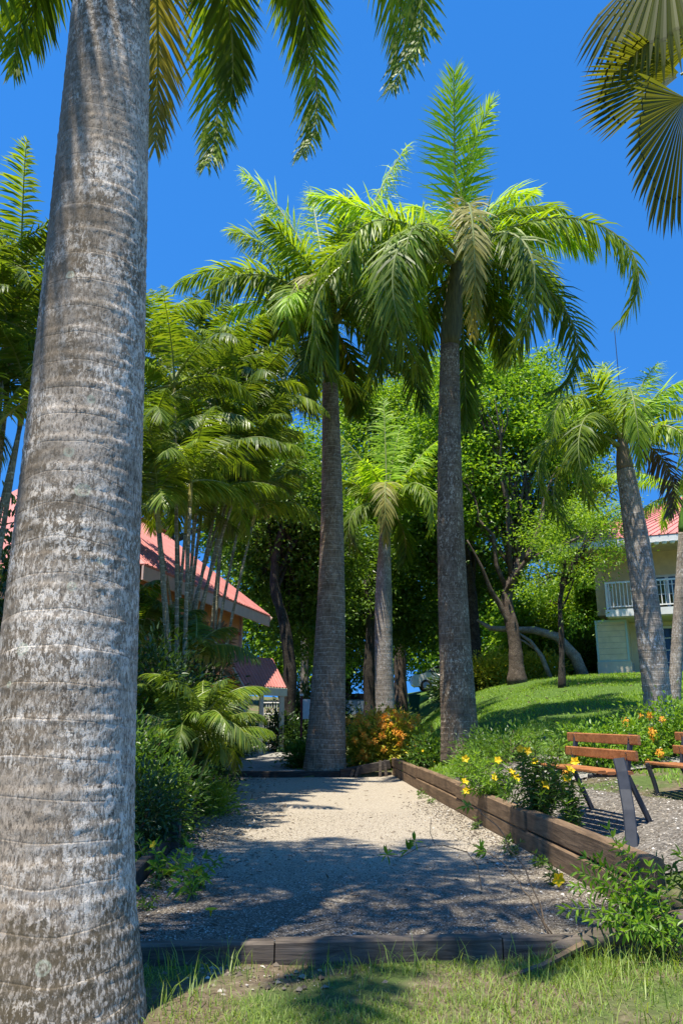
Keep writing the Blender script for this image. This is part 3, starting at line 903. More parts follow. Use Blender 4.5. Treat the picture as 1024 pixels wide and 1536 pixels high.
clump('feathery palm clump nearest the front trunk, ringed stems leaning over the pink roof', 252, 14.0, [(228, 700, 0), (262, 610, .5), (240, 800, -.5), (205, 540, .8), (285, 760, -.6)], fl=2.3, nf=9, pairs=60, ll=.55, lw=.04)
clump('taller feathery palm clump with slanting pale stems beside the court', 232, 16.5, [(352, 640, .3), (325, 590, .9), (300, 700, -.4), (360, 720, 0), (372, 630, 1.2), (278, 800, -.5), (325, 790, .2)], fl=2.3, nf=10, pairs=60, ll=.6, lw=.045)
clump('feathery palm clump rising behind the slanting stems, before the dark trees', 290, 20.0, [(392, 650, .3), (300, 580, .8), (350, 580, .5), (255, 560, 1), (378, 790, -.3), (280, 700, .2), (235, 780, .2), (345, 700, .6)], fl=2.5, nf=10, lw=.05, pairs=60, ll=.7)
clump('feathery palm clump at the left picture edge behind the front trunk', -45, 10.0, [(5, 560, .3), (-20, 470, .5), (25, 450, .9), (-70, 540, 0), (30, 640, .4), (-10, 690, .2), (50, 560, 1.2)], fl=2.1, nf=9, pairs=60)
clump('young leafy feathery clump hiding the foot of the house wall', 236, 15.2, [(215, 1000, 0), (248, 985, .4), (200, 950, .2), (275, 1020, -.4)], fl=1.4, nf=8, pairs=54, ll=.45, lw=.034, keys=('royal_dark', 'areca', 'areca'), r=.035)
clump('low bright feathery palm arching over the left edge of the court', 268, 11.5, [(258, 1150, .2), (290, 1140, .1), (236, 1130, .5), (305, 1150, .6)], fl=1.25, nf=10, keys=('areca_bright', 'areca'), ll=.38, lw=.026, r=.035, pairs=52, sm='stem_yellow')

# ------------------------------------------------------------------ broadleaf trees
def ellip(n, c, r, bias=2.4):
    d = norm(rng.normal(0, 1, (n, 3)))
    u = rng.uniform(0, 1, n) ** (1 / bias)
    return np.asarray(c) + d * u[:, None] * np.asarray(r)


def crown_geo(blobs, ncl, per, size, leaf, flat=.6, w=.5):
    g = G(); cs = []
    vol = np.array([b[1][0] * b[1][1] * b[1][2] for b in blobs]) ** .75; vol /= vol.sum()
    for b, f in zip(blobs, vol):
        cs.append(ellip(max(3, int(ncl * f)), b[0], b[1]))
    cs = np.vstack(cs)
    cs += rng.normal(0, .15, cs.shape)
    k = len(cs)
    num = per
    sc = rng.uniform(.55, 1.35, k)
    off = rng.normal(0, 1, (k, num, 3)) * (np.array([1, 1, flat]) * size) * sc[:, None, None]
    c = (cs[:, None, :] + off).reshape(-1, 3)
    d = off.reshape(-1, 3) * .6 / size + rng.normal(0, .6, (k * num, 3)) + np.array([0, 0, -.25])
    leaves(g, c, d, leaf * rng.uniform(.7, 1.25, len(c)), leaf * w * rng.uniform(.75, 1.2, len(c)))
    return g, cs


def limb(g, a, b, r0, r1, n=7, kink=.12, sides=7):
    a, b = np.asarray(a, float), np.asarray(b, float)
    L = np.linalg.norm(b - a)
    t = np.linspace(0, 1, n)[:, None]
    p = a + (b - a) * t + rng.normal(0, kink * L / n, (n, 3)) * np.sin(math.pi * t)
    p[:, 2] += .10 * L * np.sin(math.pi * t[:, 0])
    g.tube(p, np.linspace(r0, r1, n), sides)
    return p


def tree(name, label, cat, trunk, rad, blobs, ncl, per, size, leaf, lm, bm, nl=14, group=None, w=.5, sides=12, limbs=()):
    trunk = np.asarray(trunk, float)
    t = thing(name, label, cat, trunk[0], group)
    cg, cs = crown_geo(blobs, ncl, per, size, leaf, w=w)
    # smooth the trunk line
    k = len(trunk); u = np.linspace(0, k - 1, (k - 1) * 6 + 1)
    tp = np.stack([np.interp(u, np.arange(k), trunk[:, i]) for i in range(3)], 1)
    for _ in range(3): tp[1:-1] = (tp[:-2] + 2 * tp[1:-1] + tp[2:]) / 4
    rr = np.interp(u, [0, .4, k - 1], [rad * 1.45, rad, rad * .5])
    g = G().tube(tp, rr * (1 + .06 * rng.normal(0, 1, len(rr))), sides)
    for lp in limbs:
        lp = np.asarray(lp, float); u2 = np.linspace(0, len(lp) - 1, len(lp) * 5)
        q_ = np.stack([np.interp(u2, np.arange(len(lp)), lp[:, i]) for i in range(3)], 1)
        for _ in range(2): q_[1:-1] = (q_[:-2] + 2 * q_[1:-1] + q_[2:]) / 4
        g.tube(q_, np.linspace(rad * .5, rad * .1, len(q_)), 8)
    pick = cs[rng.choice(len(cs), min(nl, len(cs)), replace=False)]
    for c in pick:
        s0 = tp[rng.integers(int(len(tp) * .55), len(tp))]
        pts = limb(g, s0, c, rad * .38, rad * .06)
        for c2 in cs[np.argsort(((cs - c) ** 2).sum(1))[1:4]]:
            limb(g, pts[4], c2, rad * .13, rad * .03, 5, .2, 5)
    part('trunk', g, bm, t, smooth=True)
    part('crown', cg, lm, t)
    return t


def bl(px, py, Y, rx, ry, rz): return (P(px, py, Y), (rx, ry, rz))


def tg(px, Y, dz=-.1):
    a = at_ground(px, Y); a[2] += dz
    return a


tree('broadleaf_tree', 'big broadleaf tree with a forked brown trunk at the top of the lawn', 'tree',
     [tg(778, 31), P(772, 960, 31), P(757, 895, 31.2), P(775, 850, 31.3), P(800, 790, 31.5)], .29,
     [bl(740, 620, 33, 3.2, 2.6, 3.2), bl(800, 680, 32, 2.6, 2.4, 2.4), bl(720, 740, 32.5, 2.4, 2.2, 2.2), bl(660, 680, 34, 2.4, 2.2, 3.0), bl(830, 640, 34, 2.2, 2, 1.8), bl(800, 800, 32, 2.0, 1.8, 1.3), bl(860, 735, 32, 1.8, 1.5, 1.2), bl(862, 660, 34, 1.6, 1.5, 1.3), bl(905, 720, 34, 1.4, 1.4, .9), bl(700, 570, 34, 2.2, 2, 1.6), bl(780, 560, 34, 1.9, 1.8, 1.4)],
     540, 105, .40, .21, M['tree_mid'], M['bark_brown'], 26,
     limbs=([P(758, 890, 31.2), P(770, 868, 30.6), P(790, 838, 30.2), P(835, 822, 30), P(880, 800, 30)], [P(772, 950, 31), P(748, 905, 31), P(735, 885, 30.8), P(722, 850, 30.6), P(700, 810, 30.5)], [P(790, 840, 30.2), P(810, 790, 30), P(818, 740, 30), P(835, 700, 30)]))
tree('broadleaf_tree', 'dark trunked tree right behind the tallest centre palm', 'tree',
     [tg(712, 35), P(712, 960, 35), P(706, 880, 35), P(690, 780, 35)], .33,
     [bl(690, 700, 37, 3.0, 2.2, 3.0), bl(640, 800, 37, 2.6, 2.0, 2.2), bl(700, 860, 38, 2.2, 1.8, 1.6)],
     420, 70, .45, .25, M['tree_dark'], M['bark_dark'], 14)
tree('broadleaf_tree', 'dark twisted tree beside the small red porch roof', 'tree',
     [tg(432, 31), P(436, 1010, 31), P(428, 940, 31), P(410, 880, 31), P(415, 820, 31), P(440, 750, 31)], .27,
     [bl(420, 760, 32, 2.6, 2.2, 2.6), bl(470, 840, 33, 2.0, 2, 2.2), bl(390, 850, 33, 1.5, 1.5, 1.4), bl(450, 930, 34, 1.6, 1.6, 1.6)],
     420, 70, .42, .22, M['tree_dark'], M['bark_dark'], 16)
tree('broadleaf_tree', 'light green tree crown rising behind the slim back palm', 'tree',
     [tg(600, 44), P(600, 950, 44), P(596, 800, 44), P(590, 700, 44)], .35,
     [bl(580, 650, 45, 3.4, 2.5, 3.2), bl(640, 600, 46, 2.8, 2.2, 2.6), bl(540, 740, 45, 2.6, 2.2, 2.4), bl(610, 780, 45, 3.0, 2.2, 2.2), bl(540, 610, 46, 2.0, 2, 2)],
     640, 85, .5, .25, M['tree_light'], M['bark_brown'], 16)
tree('broadleaf_tree', 'airy tree between the feathery palms and the banded palm', 'tree',
     [tg(455, 38), P(458, 950, 38), P(450, 830, 38), P(455, 740, 38)], .22,
     [bl(440, 690, 39, 2.6, 2, 2.4), bl(400, 780, 39, 2.2, 2, 2.0), bl(490, 800, 39, 2.0, 2, 2.4)],
     380, 60, .45, .25, M['tree_mid'], M['bark_pale'], 14)
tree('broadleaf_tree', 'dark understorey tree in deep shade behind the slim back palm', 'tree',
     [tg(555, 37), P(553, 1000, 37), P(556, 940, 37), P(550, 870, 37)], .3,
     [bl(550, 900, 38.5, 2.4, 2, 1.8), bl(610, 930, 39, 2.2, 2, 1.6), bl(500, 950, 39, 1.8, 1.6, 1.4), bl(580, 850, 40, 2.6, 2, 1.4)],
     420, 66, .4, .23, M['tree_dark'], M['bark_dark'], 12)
tree('small_tree', 'small slender tree with fine light foliage before the balcony house', 'tree',
     [tg(845, 27), P(842, 960, 27), P(838, 900, 27), P(850, 860, 27)], .11,
     [bl(905, 790, 26.5, 1.0, 1.0, .45), bl(945, 765, 26.5, .7, .8, .35), bl(845, 835, 27, .9, 1.0, .4), bl(880, 862, 26.8, .8, .9, .35), bl(815, 800, 27.5, .9, 1, .45), bl(915, 830, 26.5, .7, .8, .3), bl(800, 880, 27.5, .7, .8, .35), bl(860, 770, 27.5, .8, .9, .4), bl(870, 920, 27, .5, .6, .25)],
     150, 52, .30, .12, M['tree_light'], M['bark_dark'], 16)
tree('broadleaf_tree', 'bright leafed tree at the back left of the balcony house', 'tree',
     [tg(850, 40), P(850, 950, 40), P(845, 880, 40)], .22,
     [bl(830, 930, 40, 2.4, 2, 1.7), bl(790, 960, 41, 1.8, 1.6, 1.4), bl(870, 900, 41, 2.0, 1.8, 1.6), bl(850, 800, 43, 2.6, 2, 1.7)],
     400, 65, .42, .28, M['tree_light'], M['bark_brown'], 12)
tree('broadleaf_tree', 'tree behind the pink roofed house on the left', 'tree',
     [tg(250, 36), P(250, 900, 36), P(255, 800, 36), P(260, 700, 36)], .3,
     [bl(270, 640, 37, 2.6, 2.2, 2.2), bl(330, 700, 37, 2.4, 2, 2.2), bl(220, 700, 38, 2.4, 2, 2.4), bl(360, 800, 38, 2, 2, 1.8)],
     480, 60, .5, .27, M['tree_mid'], M['bark_brown'], 12)
# distant trees closing the view
dist = [(120, 52, 'tree_dark', 'left'), (430, 56, 'tree_mid', 'm'), (520, 60, 'tree_dark', 'm'), (660, 58, 'tree_mid', 'm'), (745, 60, 'tree_dark', 'm'), (905, 62, 'tree_mid', 'r'), (1010, 58, 'tree_light', 'r'), (20, 46, 'tree_mid', 'l')]
dl = ['far dark tree glimpsed left of the front trunk above the pink roof', 'far tree seen between the feathery palms and the banded palm', 'far dark tree low behind the banded palm', 'far tree seen between the slim back palm and the tallest palm',
      'far dark tree behind the forked brown trunk', 'far tree behind the left corner of the balcony house', 'far light green tree above the right end of the red roof', 'far tree at the left picture edge behind the feathery clump']
for (px, Y, k, _), lab in zip(dist, dl):
    hh = 880 if px in (905, 745) else 860
    tree('distant_tree', lab, 'tree', [tg(px, Y), P(px, 960, Y), P(px, 880, Y)], .3,
         [bl(px, hh, Y, 4.2, 2.5, 3.2), bl(px - 45, hh + 70, Y, 3.2, 2.2, 2.4), bl(px + 45, hh + 60, Y, 3.2, 2.2, 2.4), bl(px, hh + 130, Y, 4.5, 2.2, 2.2)], 380, 55, .6, .36, M[k], M['bark_dark'], 8, group='distant trees closing the view')

# leaning and fallen limbs at the top of the lawn
fl = thing('fallen_tree', 'leaning fallen tree trunk with bare pale limbs at the top of the lawn', 'fallen tree', tg(880, 33))
part('trunk', G().tube([tg(880, 33), P(862, 985, 33), P(835, 955, 33), P(800, 945, 33), P(770, 945, 33.2), P(735, 942, 33.4), P(715, 930, 33.6)], [.26, .24, .2, .17, .14, .11, .06], 9), M['bark_pale'], fl, smooth=True)
part('bare_limb', G().tube([tg(830, 32.5), P(812, 985, 32.5), P(795, 962, 32.6), P(778, 950, 32.8)], [.11, .1, .08, .05], 7), M['bark_pale'], fl, smooth=True)
part('bare_limb', G().tube([P(805, 975, 32.6), P(785, 962, 32.7), P(770, 955, 32.8)], [.07, .05, .03], 7), M['bark_pale'], fl, smooth=True)

# ------------------------------------------------------------------ shrubs
def shrub(name, label, px, Y, r, ncl, per, leaf, lm, size=.16, group=None, base=None, stems=7, w=.42, flower=None, zc=.55, cat='shrub', detail=True, fscale=1.0):
    b = at_ground(px, Y) if base is None else np.asarray(base, float)
    t = thing(name, label, cat, b, group)
    c = b + np.array([0, 0, r[2] * zc * 1.15])
    cs = ellip(ncl, c, r, 2.6); cs[:, 2] = np.maximum(cs[:, 2], b[2] + .06)
    off = rng.normal(0, 1, (ncl, per, 3)) * size * rng.uniform(.6, 1.3, (ncl, 1, 1))
    pc_ = (cs[:, None] + off).reshape(-1, 3)
    d = off.reshape(-1, 3) / size * .7 + rng.normal(0, .5, pc_.shape) + np.array([0, 0, .25]) + norm(pc_ - c) * .5
    g = G()
    leaves(g, pc_, d, leaf * rng.uniform(.65, 1.25, len(pc_)), leaf * w * rng.uniform(.8, 1.2, len(pc_)), detail=detail)
    sg = G()
    for cc in cs[rng.choice(ncl, min(stems * 2, ncl), replace=False)]:
        limb(sg, b + np.array([rng.uniform(-.12, .12), rng.uniform(-.12, .12), -.03]), cc, .012 + .008 * r[2], .004, 6, .15, 5)
    part('stems', sg, M['twig'], t)
    part('foliage', g, lm, t)
    if flower:
        me, nf, nm = flower
        d = norm(rng.normal(0, 1, (nf * 3, 3)) + np.array([-.1, -.7, .5]))
        d = d[(d[:, 1] < .2)][:nf]
        for dd in d:
            p = c + dd * np.asarray(r) * rng.uniform(.98, 1.15)
            inst(nm, me, t, p, (rng.uniform(.2, 1.3), 0, rng.uniform(-.9, .9)), rng.uniform(.75, 1.2) * fscale)
    return t


def flower_mesh(name, L, W, m, n=5, tilt=.5):
    g = G()
    a = np.arange(n) * 2 * math.pi / n
    d = np.stack([np.cos(a), np.sin(a), np.full(n, tilt)], 1)
    up = np.stack([-np.cos(a) * tilt, -np.sin(a) * tilt, np.ones(n)], 1)
    leaves(g, d * L * .12, d, L, W, up=up, fold=.1, detail=True, curl=.25)
    g.tube([(0, 0, -L * 1.0), (0, 0, -L * .35), (0, 0, .02 * L)], [L * .06, L * .13, L * .26], 7)
    return mesh(name, g, m)


def cluster_mesh(name, rad, m, n=30, L=.035):
    g = G()
    g.lathe((0, 0, 0), [(.001, -rad * 1.1), (rad * 1.05, 0), (.001, rad * 1.15)], 8)
    d = norm(rng.normal(0, 1, (n, 3)) + np.array([0, 0, .9]))
    leaves(g, d * rad, d + rng.normal(0, .5, d.shape), L, L * .7, fold=.1)
    return mesh(name, g, m)


YF = flower_mesh('yellow_flower', .05, .045, M['yellow'])
YFS = flower_mesh('small_yellow_flower', .035, .03, M['yellow'])
OC = cluster_mesh('orange_flower_cluster', .045, M['orange'])

SM = M['shrub']; SD = M['shrub_dark']; SB = M['shrub_bright']
# left border of the court
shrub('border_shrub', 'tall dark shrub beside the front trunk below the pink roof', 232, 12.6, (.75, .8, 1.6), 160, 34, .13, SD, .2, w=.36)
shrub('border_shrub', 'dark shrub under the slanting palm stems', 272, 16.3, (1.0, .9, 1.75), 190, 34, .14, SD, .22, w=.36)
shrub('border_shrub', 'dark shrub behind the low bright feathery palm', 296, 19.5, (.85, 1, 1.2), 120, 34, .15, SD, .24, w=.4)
shrub('border_shrub', 'mid green shrub hard against the front trunk with small yellow flowers', 208, 10.4, (.5, .6, .8), 90, 32, .10, SM, .15, w=.34, flower=(YFS, 2, 'flower'))
shrub('border_shrub', 'feathery green shrub spilling over the left court edge', 262, 10.3, (.42, .5, .48), 80, 30, .09, SM, .13, w=.3, flower=(YFS, 2, 'flower'))
shrub('border_shrub', 'light green shrub leaning over the court below the feathery palm', 318, 13.2, (.42, .6, .42), 80, 30, .09, SB, .13, w=.3)
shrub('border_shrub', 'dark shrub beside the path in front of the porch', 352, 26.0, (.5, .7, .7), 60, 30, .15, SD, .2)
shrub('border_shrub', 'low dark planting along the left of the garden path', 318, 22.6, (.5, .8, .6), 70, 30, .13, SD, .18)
shrub('border_shrub', 'shady green shrub with purple blooms under the twisted tree', 425, 29.0, (.9, .7, .75), 80, 30, .17, SD, .24)
shrub('border_shrub', 'olive shrub at the foot of the banded palm on the path side', 450, 22.4, (.36, .4, .4), 70, 30, .11, SM, .15)
shrub('flowering_bush', 'rounded bush covered in orange and yellow blooms between the centre palms', 578, 22.6, (1.25, .8, .78), 260, 34, .12, M['croton'], .16, flower=(OC, 80, 'flower_cluster'), zc=.62, fscale=1.5, base=at_ground(578, 22.6))
shrub('flowering_bush', 'smaller green flowering bush against the right of the tallest palm base', 640, 19.0, (.42, .4, .42), 60, 26, .10, SM, .13, flower=(YFS, 7, 'flower'))
shrub('hedge_shrub', 'yellow green hedge at the top of the lawn behind the fallen tree', 740, 34, (1.6, .8, .75), 110, 32, .2, M['croton'], .26)
shrub('hedge_shrub', 'yellow hedge left of the forked brown trunk', 808, 34.5, (1.1, .8, .6), 70, 30, .2, M['croton'], .25)
shrub('hedge_shrub', 'shadowed hedge behind the bush of orange blooms', 590, 33, (1.2, .9, .55), 120, 34, .2, SD, .3)
shrub('hedge_shrub', 'dark hedge between the tallest palm and the parked white car', 690, 34.5, (1.1, .9, .6), 90, 34, .2, SD, .3)
shrub('hedge_shrub', 'tall dark hedge closing the view behind the banded palm', 470, 36, (1.7, 1, 1.3), 120, 36, .22, SD, .32)
shrub('hedge_shrub', 'tall leafy hedge left of the balcony house', 880, 36.5, (1.2, 1, 1.2), 90, 36, .26, SM, .32)
shrub('border_shrub', 'low dark shrub at the left court edge beside the grey timber post', 226, 9.3, (.36, .5, .42), 70, 30, .085, SD, .12, w=.34)
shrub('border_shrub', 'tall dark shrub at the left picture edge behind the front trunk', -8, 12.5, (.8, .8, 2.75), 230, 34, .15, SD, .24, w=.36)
# bank on the right
shrub('flowering_hedge', 'loose yellow green hedge with orange flowers behind the first bench', 905, 12.2, (.8, .4, .42), 110, 28, .085, SB, .12, flower=(OC, 9, 'flower_cluster'), base=at_ground(905, 12.4))
shrub('flowering_hedge', 'yellow green hedge with a few orange flowers beside the lawn palm', 1000, 12.6, (.8, .45, .5), 120, 28, .085, SB, .12, flower=(OC, 8, 'flower_cluster'), base=at_ground(1000, 12.8))
shrub('bank_shrub', 'low green ground plant at the foot of the tallest palm', 722, 16.6, (.5, .5, .28), 50, 28, .09, SM, .12, base=at_ground(722, 16.6), w=.3)
shrub('bank_shrub', 'low plant on the bank between the timber wall and the tallest palm', 700, 14.2, (.35, .8, .22), 46, 28, .08, SB, .11, base=at_ground(704, 14.4), w=.3)
shrub('bank_shrub', 'airy green shrub on the bank right of the tallest palm', 762, 14.5, (.75, .6, .42), 80, 26, .08, SM, .13, base=at_ground(762, 14.8), w=.28)


def whorl_plant(name, label, b, tips, leaf=.10, lm=None, w=.26, group=None, flowers=0, fm=None, whorl=4, sp=.055, start=.35, cat='plant', stemr=.006, sm='stem'):
    b = np.asarray(b, float)
    t = thing(name, label, cat, b, group)
    sg, g = G(), G(); fl_ = []
    for tip in tips:
        tip = np.asarray(tip, float)
        L = np.linalg.norm(tip - b); n = 14
        u = np.linspace(0, 1, n)[:, None]
        o = b + np.array([rng.uniform(-.06, .06), rng.uniform(-.06, .06), -.03])
        p = o + (tip - o) * u; p[:, 2] += .16 * L * np.sin(math.pi * u[:, 0]) * (1 if abs(tip[2] - b[2]) < .75 * L else .25)
        p += rng.normal(0, .008, p.shape) * L
        sg.tube(p, np.linspace(stemr, stemr * .45, n), 5)
        m_ = max(3, int(L * (1 - start) / sp))
        tt = np.linspace(start, 1, m_)
        x = tt * (n - 1); i0 = np.clip(x.astype(int), 0, n - 2)
        q_ = p[i0] + (p[i0 + 1] - p[i0]) * (x - i0)[:, None]
        T = norm(p[i0 + 1] - p[i0])
        for c, tv, u_ in zip(q_, T, tt):
            a = rng.uniform(0, 6) + np.arange(whorl) * 2 * math.pi / whorl
            ref = np.cross(tv, [.3, .5, .8]); ref /= np.linalg.norm(ref); r2 = np.cross(tv, ref)
            d = np.cos(a)[:, None] * ref + np.sin(a)[:, None] * r2 + tv * (.35 + .9 * max(0, u_ - .85) / .15)
            leaves(g, np.tile(c, (whorl, 1)), d + rng.normal(0, .15, d.shape), leaf * rng.uniform(.7, 1.15, whorl), leaf * w, detail=True, curl=.2)
        fl_.append((p[-1], T[-1]))
    part('stems', sg, M[sm], t, smooth=True)
    part('leaves', g, lm or SB, t)
    for k in range(min(flowers, len(fl_))):
        p_, T_ = fl_[k]
        inst('flower', fm or YF, t, p_ + np.array([0, -.03, .02]), (rng.uniform(.6, 1.4), rng.uniform(-.3, .3), rng.uniform(-.6, .6)), rng.uniform(.85, 1.2))
    return t


def tips(px, py, Y, n, sx, sy, sY=.3):
    return [P(px + rng.uniform(-sx, sx), py + rng.uniform(-sy, sy), Y + rng.uniform(-sY, sY)) for _ in range(n)]


# yellow trumpet flowers spilling over the timber wall
whorl_plant('trumpet_flower_plant', 'yellow trumpet flower shrub behind the timber wall beside the tallest palm', at_ground(737, 11.6), tips(738, 1160, 11.4, 34, 42, 36), .10, SB, flowers=9, stemr=.007, start=.2)
whorl_plant('trumpet_flower_plant', 'yellow trumpet flower shrub left of the first bench', at_ground(800, 9.7), tips(806, 1156, 9.7, 38, 56, 48), .10, SM, flowers=6, stemr=.007, start=.2)
whorl_plant('trumpet_flower_plant', 'sparse green shrub in front of the first bench seat', at_ground(846, 8.8), tips(850, 1172, 8.8, 14, 26, 34), .095, SM, flowers=2, stemr=.006, start=.2)
# foreground plant at the lower right
b1 = np.array([2.28, 6.0, -.15])
whorl_plant('trumpet_flower_plant', 'leafy green plant in front of the timber wall at lower right', b1 + np.array([.05, -.1, 0]),
            [P(912, 1245, 6.2), P(935, 1270, 6.1), P(880, 1290, 6.2), P(905, 1330, 6.0), P(960, 1330, 5.9), P(985, 1350, 5.8), P(940, 1310, 5.9), P(860, 1330, 6.0), P(915, 1370, 5.8), P(995, 1310, 6.1), P(890, 1380, 5.8), P(955, 1385, 5.6), P(1010, 1380, 5.7), P(848, 1365, 5.9), P(900, 1290, 6.15), P(925, 1350, 5.9), P(975, 1300, 6.0), P(870, 1310, 6.1), P(930, 1400, 5.6)],
            .088, SB, w=.25, flowers=0, stemr=.006, start=.35, sp=.045)
whorl_plant('trumpet_flower_plant', 'dark tangled plant at the right edge of the lower picture', np.array([2.75, 6.2, .0]),
            [P(1010, 1330, 6.3), P(1020, 1280, 6.5), P(985, 1290, 6.4), P(1030, 1360, 6.2), P(965, 1300, 6.5), P(1040, 1310, 6.3)], .10, SM, w=.28, stemr=.008, start=.3)
tw = whorl_plant('trailing_twig', 'long bare trailing twig with leaf tufts reaching over the court', np.array([1.55, 6.12, -.02]), [P(722, 1275, 6.4), P(700, 1205, 6.9)], .09, SB, start=.93, sm='twig', stemr=.006, cat='twig')
g = G()
arc = [P(722, 1335, 6.3), P(716, 1300, 6.4), P(700, 1278, 6.5), P(665, 1268, 6.5), P(630, 1270, 6.5), P(600, 1286, 6.45), P(580, 1282, 6.4)]
g.tube(arc, np.linspace(.005, .0025, 7), 5)
g.tube([P(652, 1267, 6.5), P(645, 1250, 6.5), P(646, 1228, 6.5)], [.003, .003, .002], 5)
part('side_twig', g, M['twig'], tw)
g = G()
for c in (P(580, 1282, 6.4), P(612, 1275, 6.45), P(622, 1262, 6.45), P(720, 1275, 6.4)):
    g = G(); d = norm(rng.normal(0, 1, (9, 3)) + np.array([0, 0, .5])); leaves(g, np.tile(c, (9, 1)), d, .085, .024, detail=True); part('leaf_tuft', g, SB, tw)
inst('flower', YF, tw, P(836, 1318, 6.15), (1.7, .3, .2), 1.0)
# bare twigs bottom right
dv = thing('dry_branch', 'bare pale dry branches tangled at the lower right timber end', 'branch', np.array([2.4, 6.1, 0]))
for k in range(9):
    a = P(930 + rng.uniform(-30, 60), 1400, 6.0); b_ = P(920 + rng.uniform(-60, 110), 1300 + rng.uniform(-15, 70), 6.1 + rng.uniform(-.2, .3))
    g = G(); limb(g, a, b_, .007, .003, 8, .35, 5)
    part('twig', g, M['twig'] if k % 2 else M['bark_pale'], dv)
# small plants at the left edge of the court
for k, (px, py, Y, n, lab) in enumerate([
        (232, 1245, 9.6, 9, 'leafy sprig below the left shrubs next to the grey timber post'), (222, 1300, 8.4, 8, 'sprig of long leaves low beside the front trunk'),
        (250, 1318, 8.0, 9, 'small plant with a yellow flower at the court edge by the front trunk'), (290, 1335, 7.6, 7, 'bright small plant growing on the court gravel with a yellow bloom'),
        (290, 1352, 7.2, 5, 'tiny bright seedling on the pale gravel near the front timber')]):
    c = P(px, py + 22, Y); c[2] = gz(c[0], c[1]) if c[0] < court(-4.05, Y - 6.1)[0] else .0
    if c[2] < -.05: c[2] = 0
    whorl_plant('border_plant', lab, c, [c + np.array([rng.uniform(-.2, .2), rng.uniform(-.15, .15), rng.uniform(.1, .3)]) for _ in range(n)], .1, SB if k > 1 else SM, w=.3, start=.3, flowers=1 if k in (2, 3) else 0, fm=YFS)
for px, py, lab in ((316, 1376, 'yellow blossom fallen on the gravel near the front timber'),):
    c = P(px, py, 6.65); c[2] = .03
    single('fallen_blossom', G().add(np.array([v.co for v in YF.vertices]) + c, [tuple(p.vertices) for p in YF.polygons if len(p.vertices) == 4], [tuple(p.vertices) for p in YF.polygons if len(p.vertices) == 3]), M['yellow'], lab, 'flower', base=c)

# red tinged fan palm on the left
rp = thing('red_fan_palm', 'small fan palm with reddish leaves below the orange house wall', 'palm tree', at_ground(290, 20.5))
for px, py, dY, tx, ty, rr_ in ((300, 985, 0, 330, 960, .75), (285, 1000, .2, 275, 950, .7), (315, 1000, -.3, 345, 1000, .7), (300, 1005, .3, 310, 940, .8), (318, 965, -.1, 325, 900, .8)):
    hub = P(px, py, 20.5 + dY)
    g = fan_leaf(hub, P(tx, ty, 20.5 + dY) - hub, (.3, -.8, .5), rr_, 30, 120, .3)
    g.tube([at_ground(290, 20.5), hub], [.02, .012], 5, 1)
    part('fan_leaf', g, [M['areca_red'] if px < 320 else M['shrub_dark'], M['twig']], rp)
# terracotta pot in the shrubs
M['clay'] = plain('terracotta_clay', (.30, .12, .05), .8, .25, 9)
pb_ = at_ground(243, 12.0)
pot = thing('terracotta_pot', 'terracotta pot half buried in the shrubs by the low feathery palm', 'pot', pb_)
part('bowl', G().lathe(pb_, [(.001, 0), (.14, 0), (.2, .12), (.24, .28), (.235, .4), (.2, .48)], 24), M['clay'], pot, smooth=True)
part('rim', G().lathe(pb_, [(.2, .478), (.235, .485), (.24, .53), (.21, .535), (.19, .5), (.185, .3), (.001, .28)], 24), M['clay'], pot, smooth=True)

# ================================================================== BENCHES
M['slat'] = wood('varnished_slat', (.27, .095, .03), (.48, .20, .075), axis=0, rough=.42, spec=.5)
M['iron'] = plain('dark_painted_iron', (.035, .037, .042), .45, .2, 10, .5)
M['steel'] = plain('bolt_steel', (.55, .55, .55), .3, .1, 10, .5, 1.0, 0)


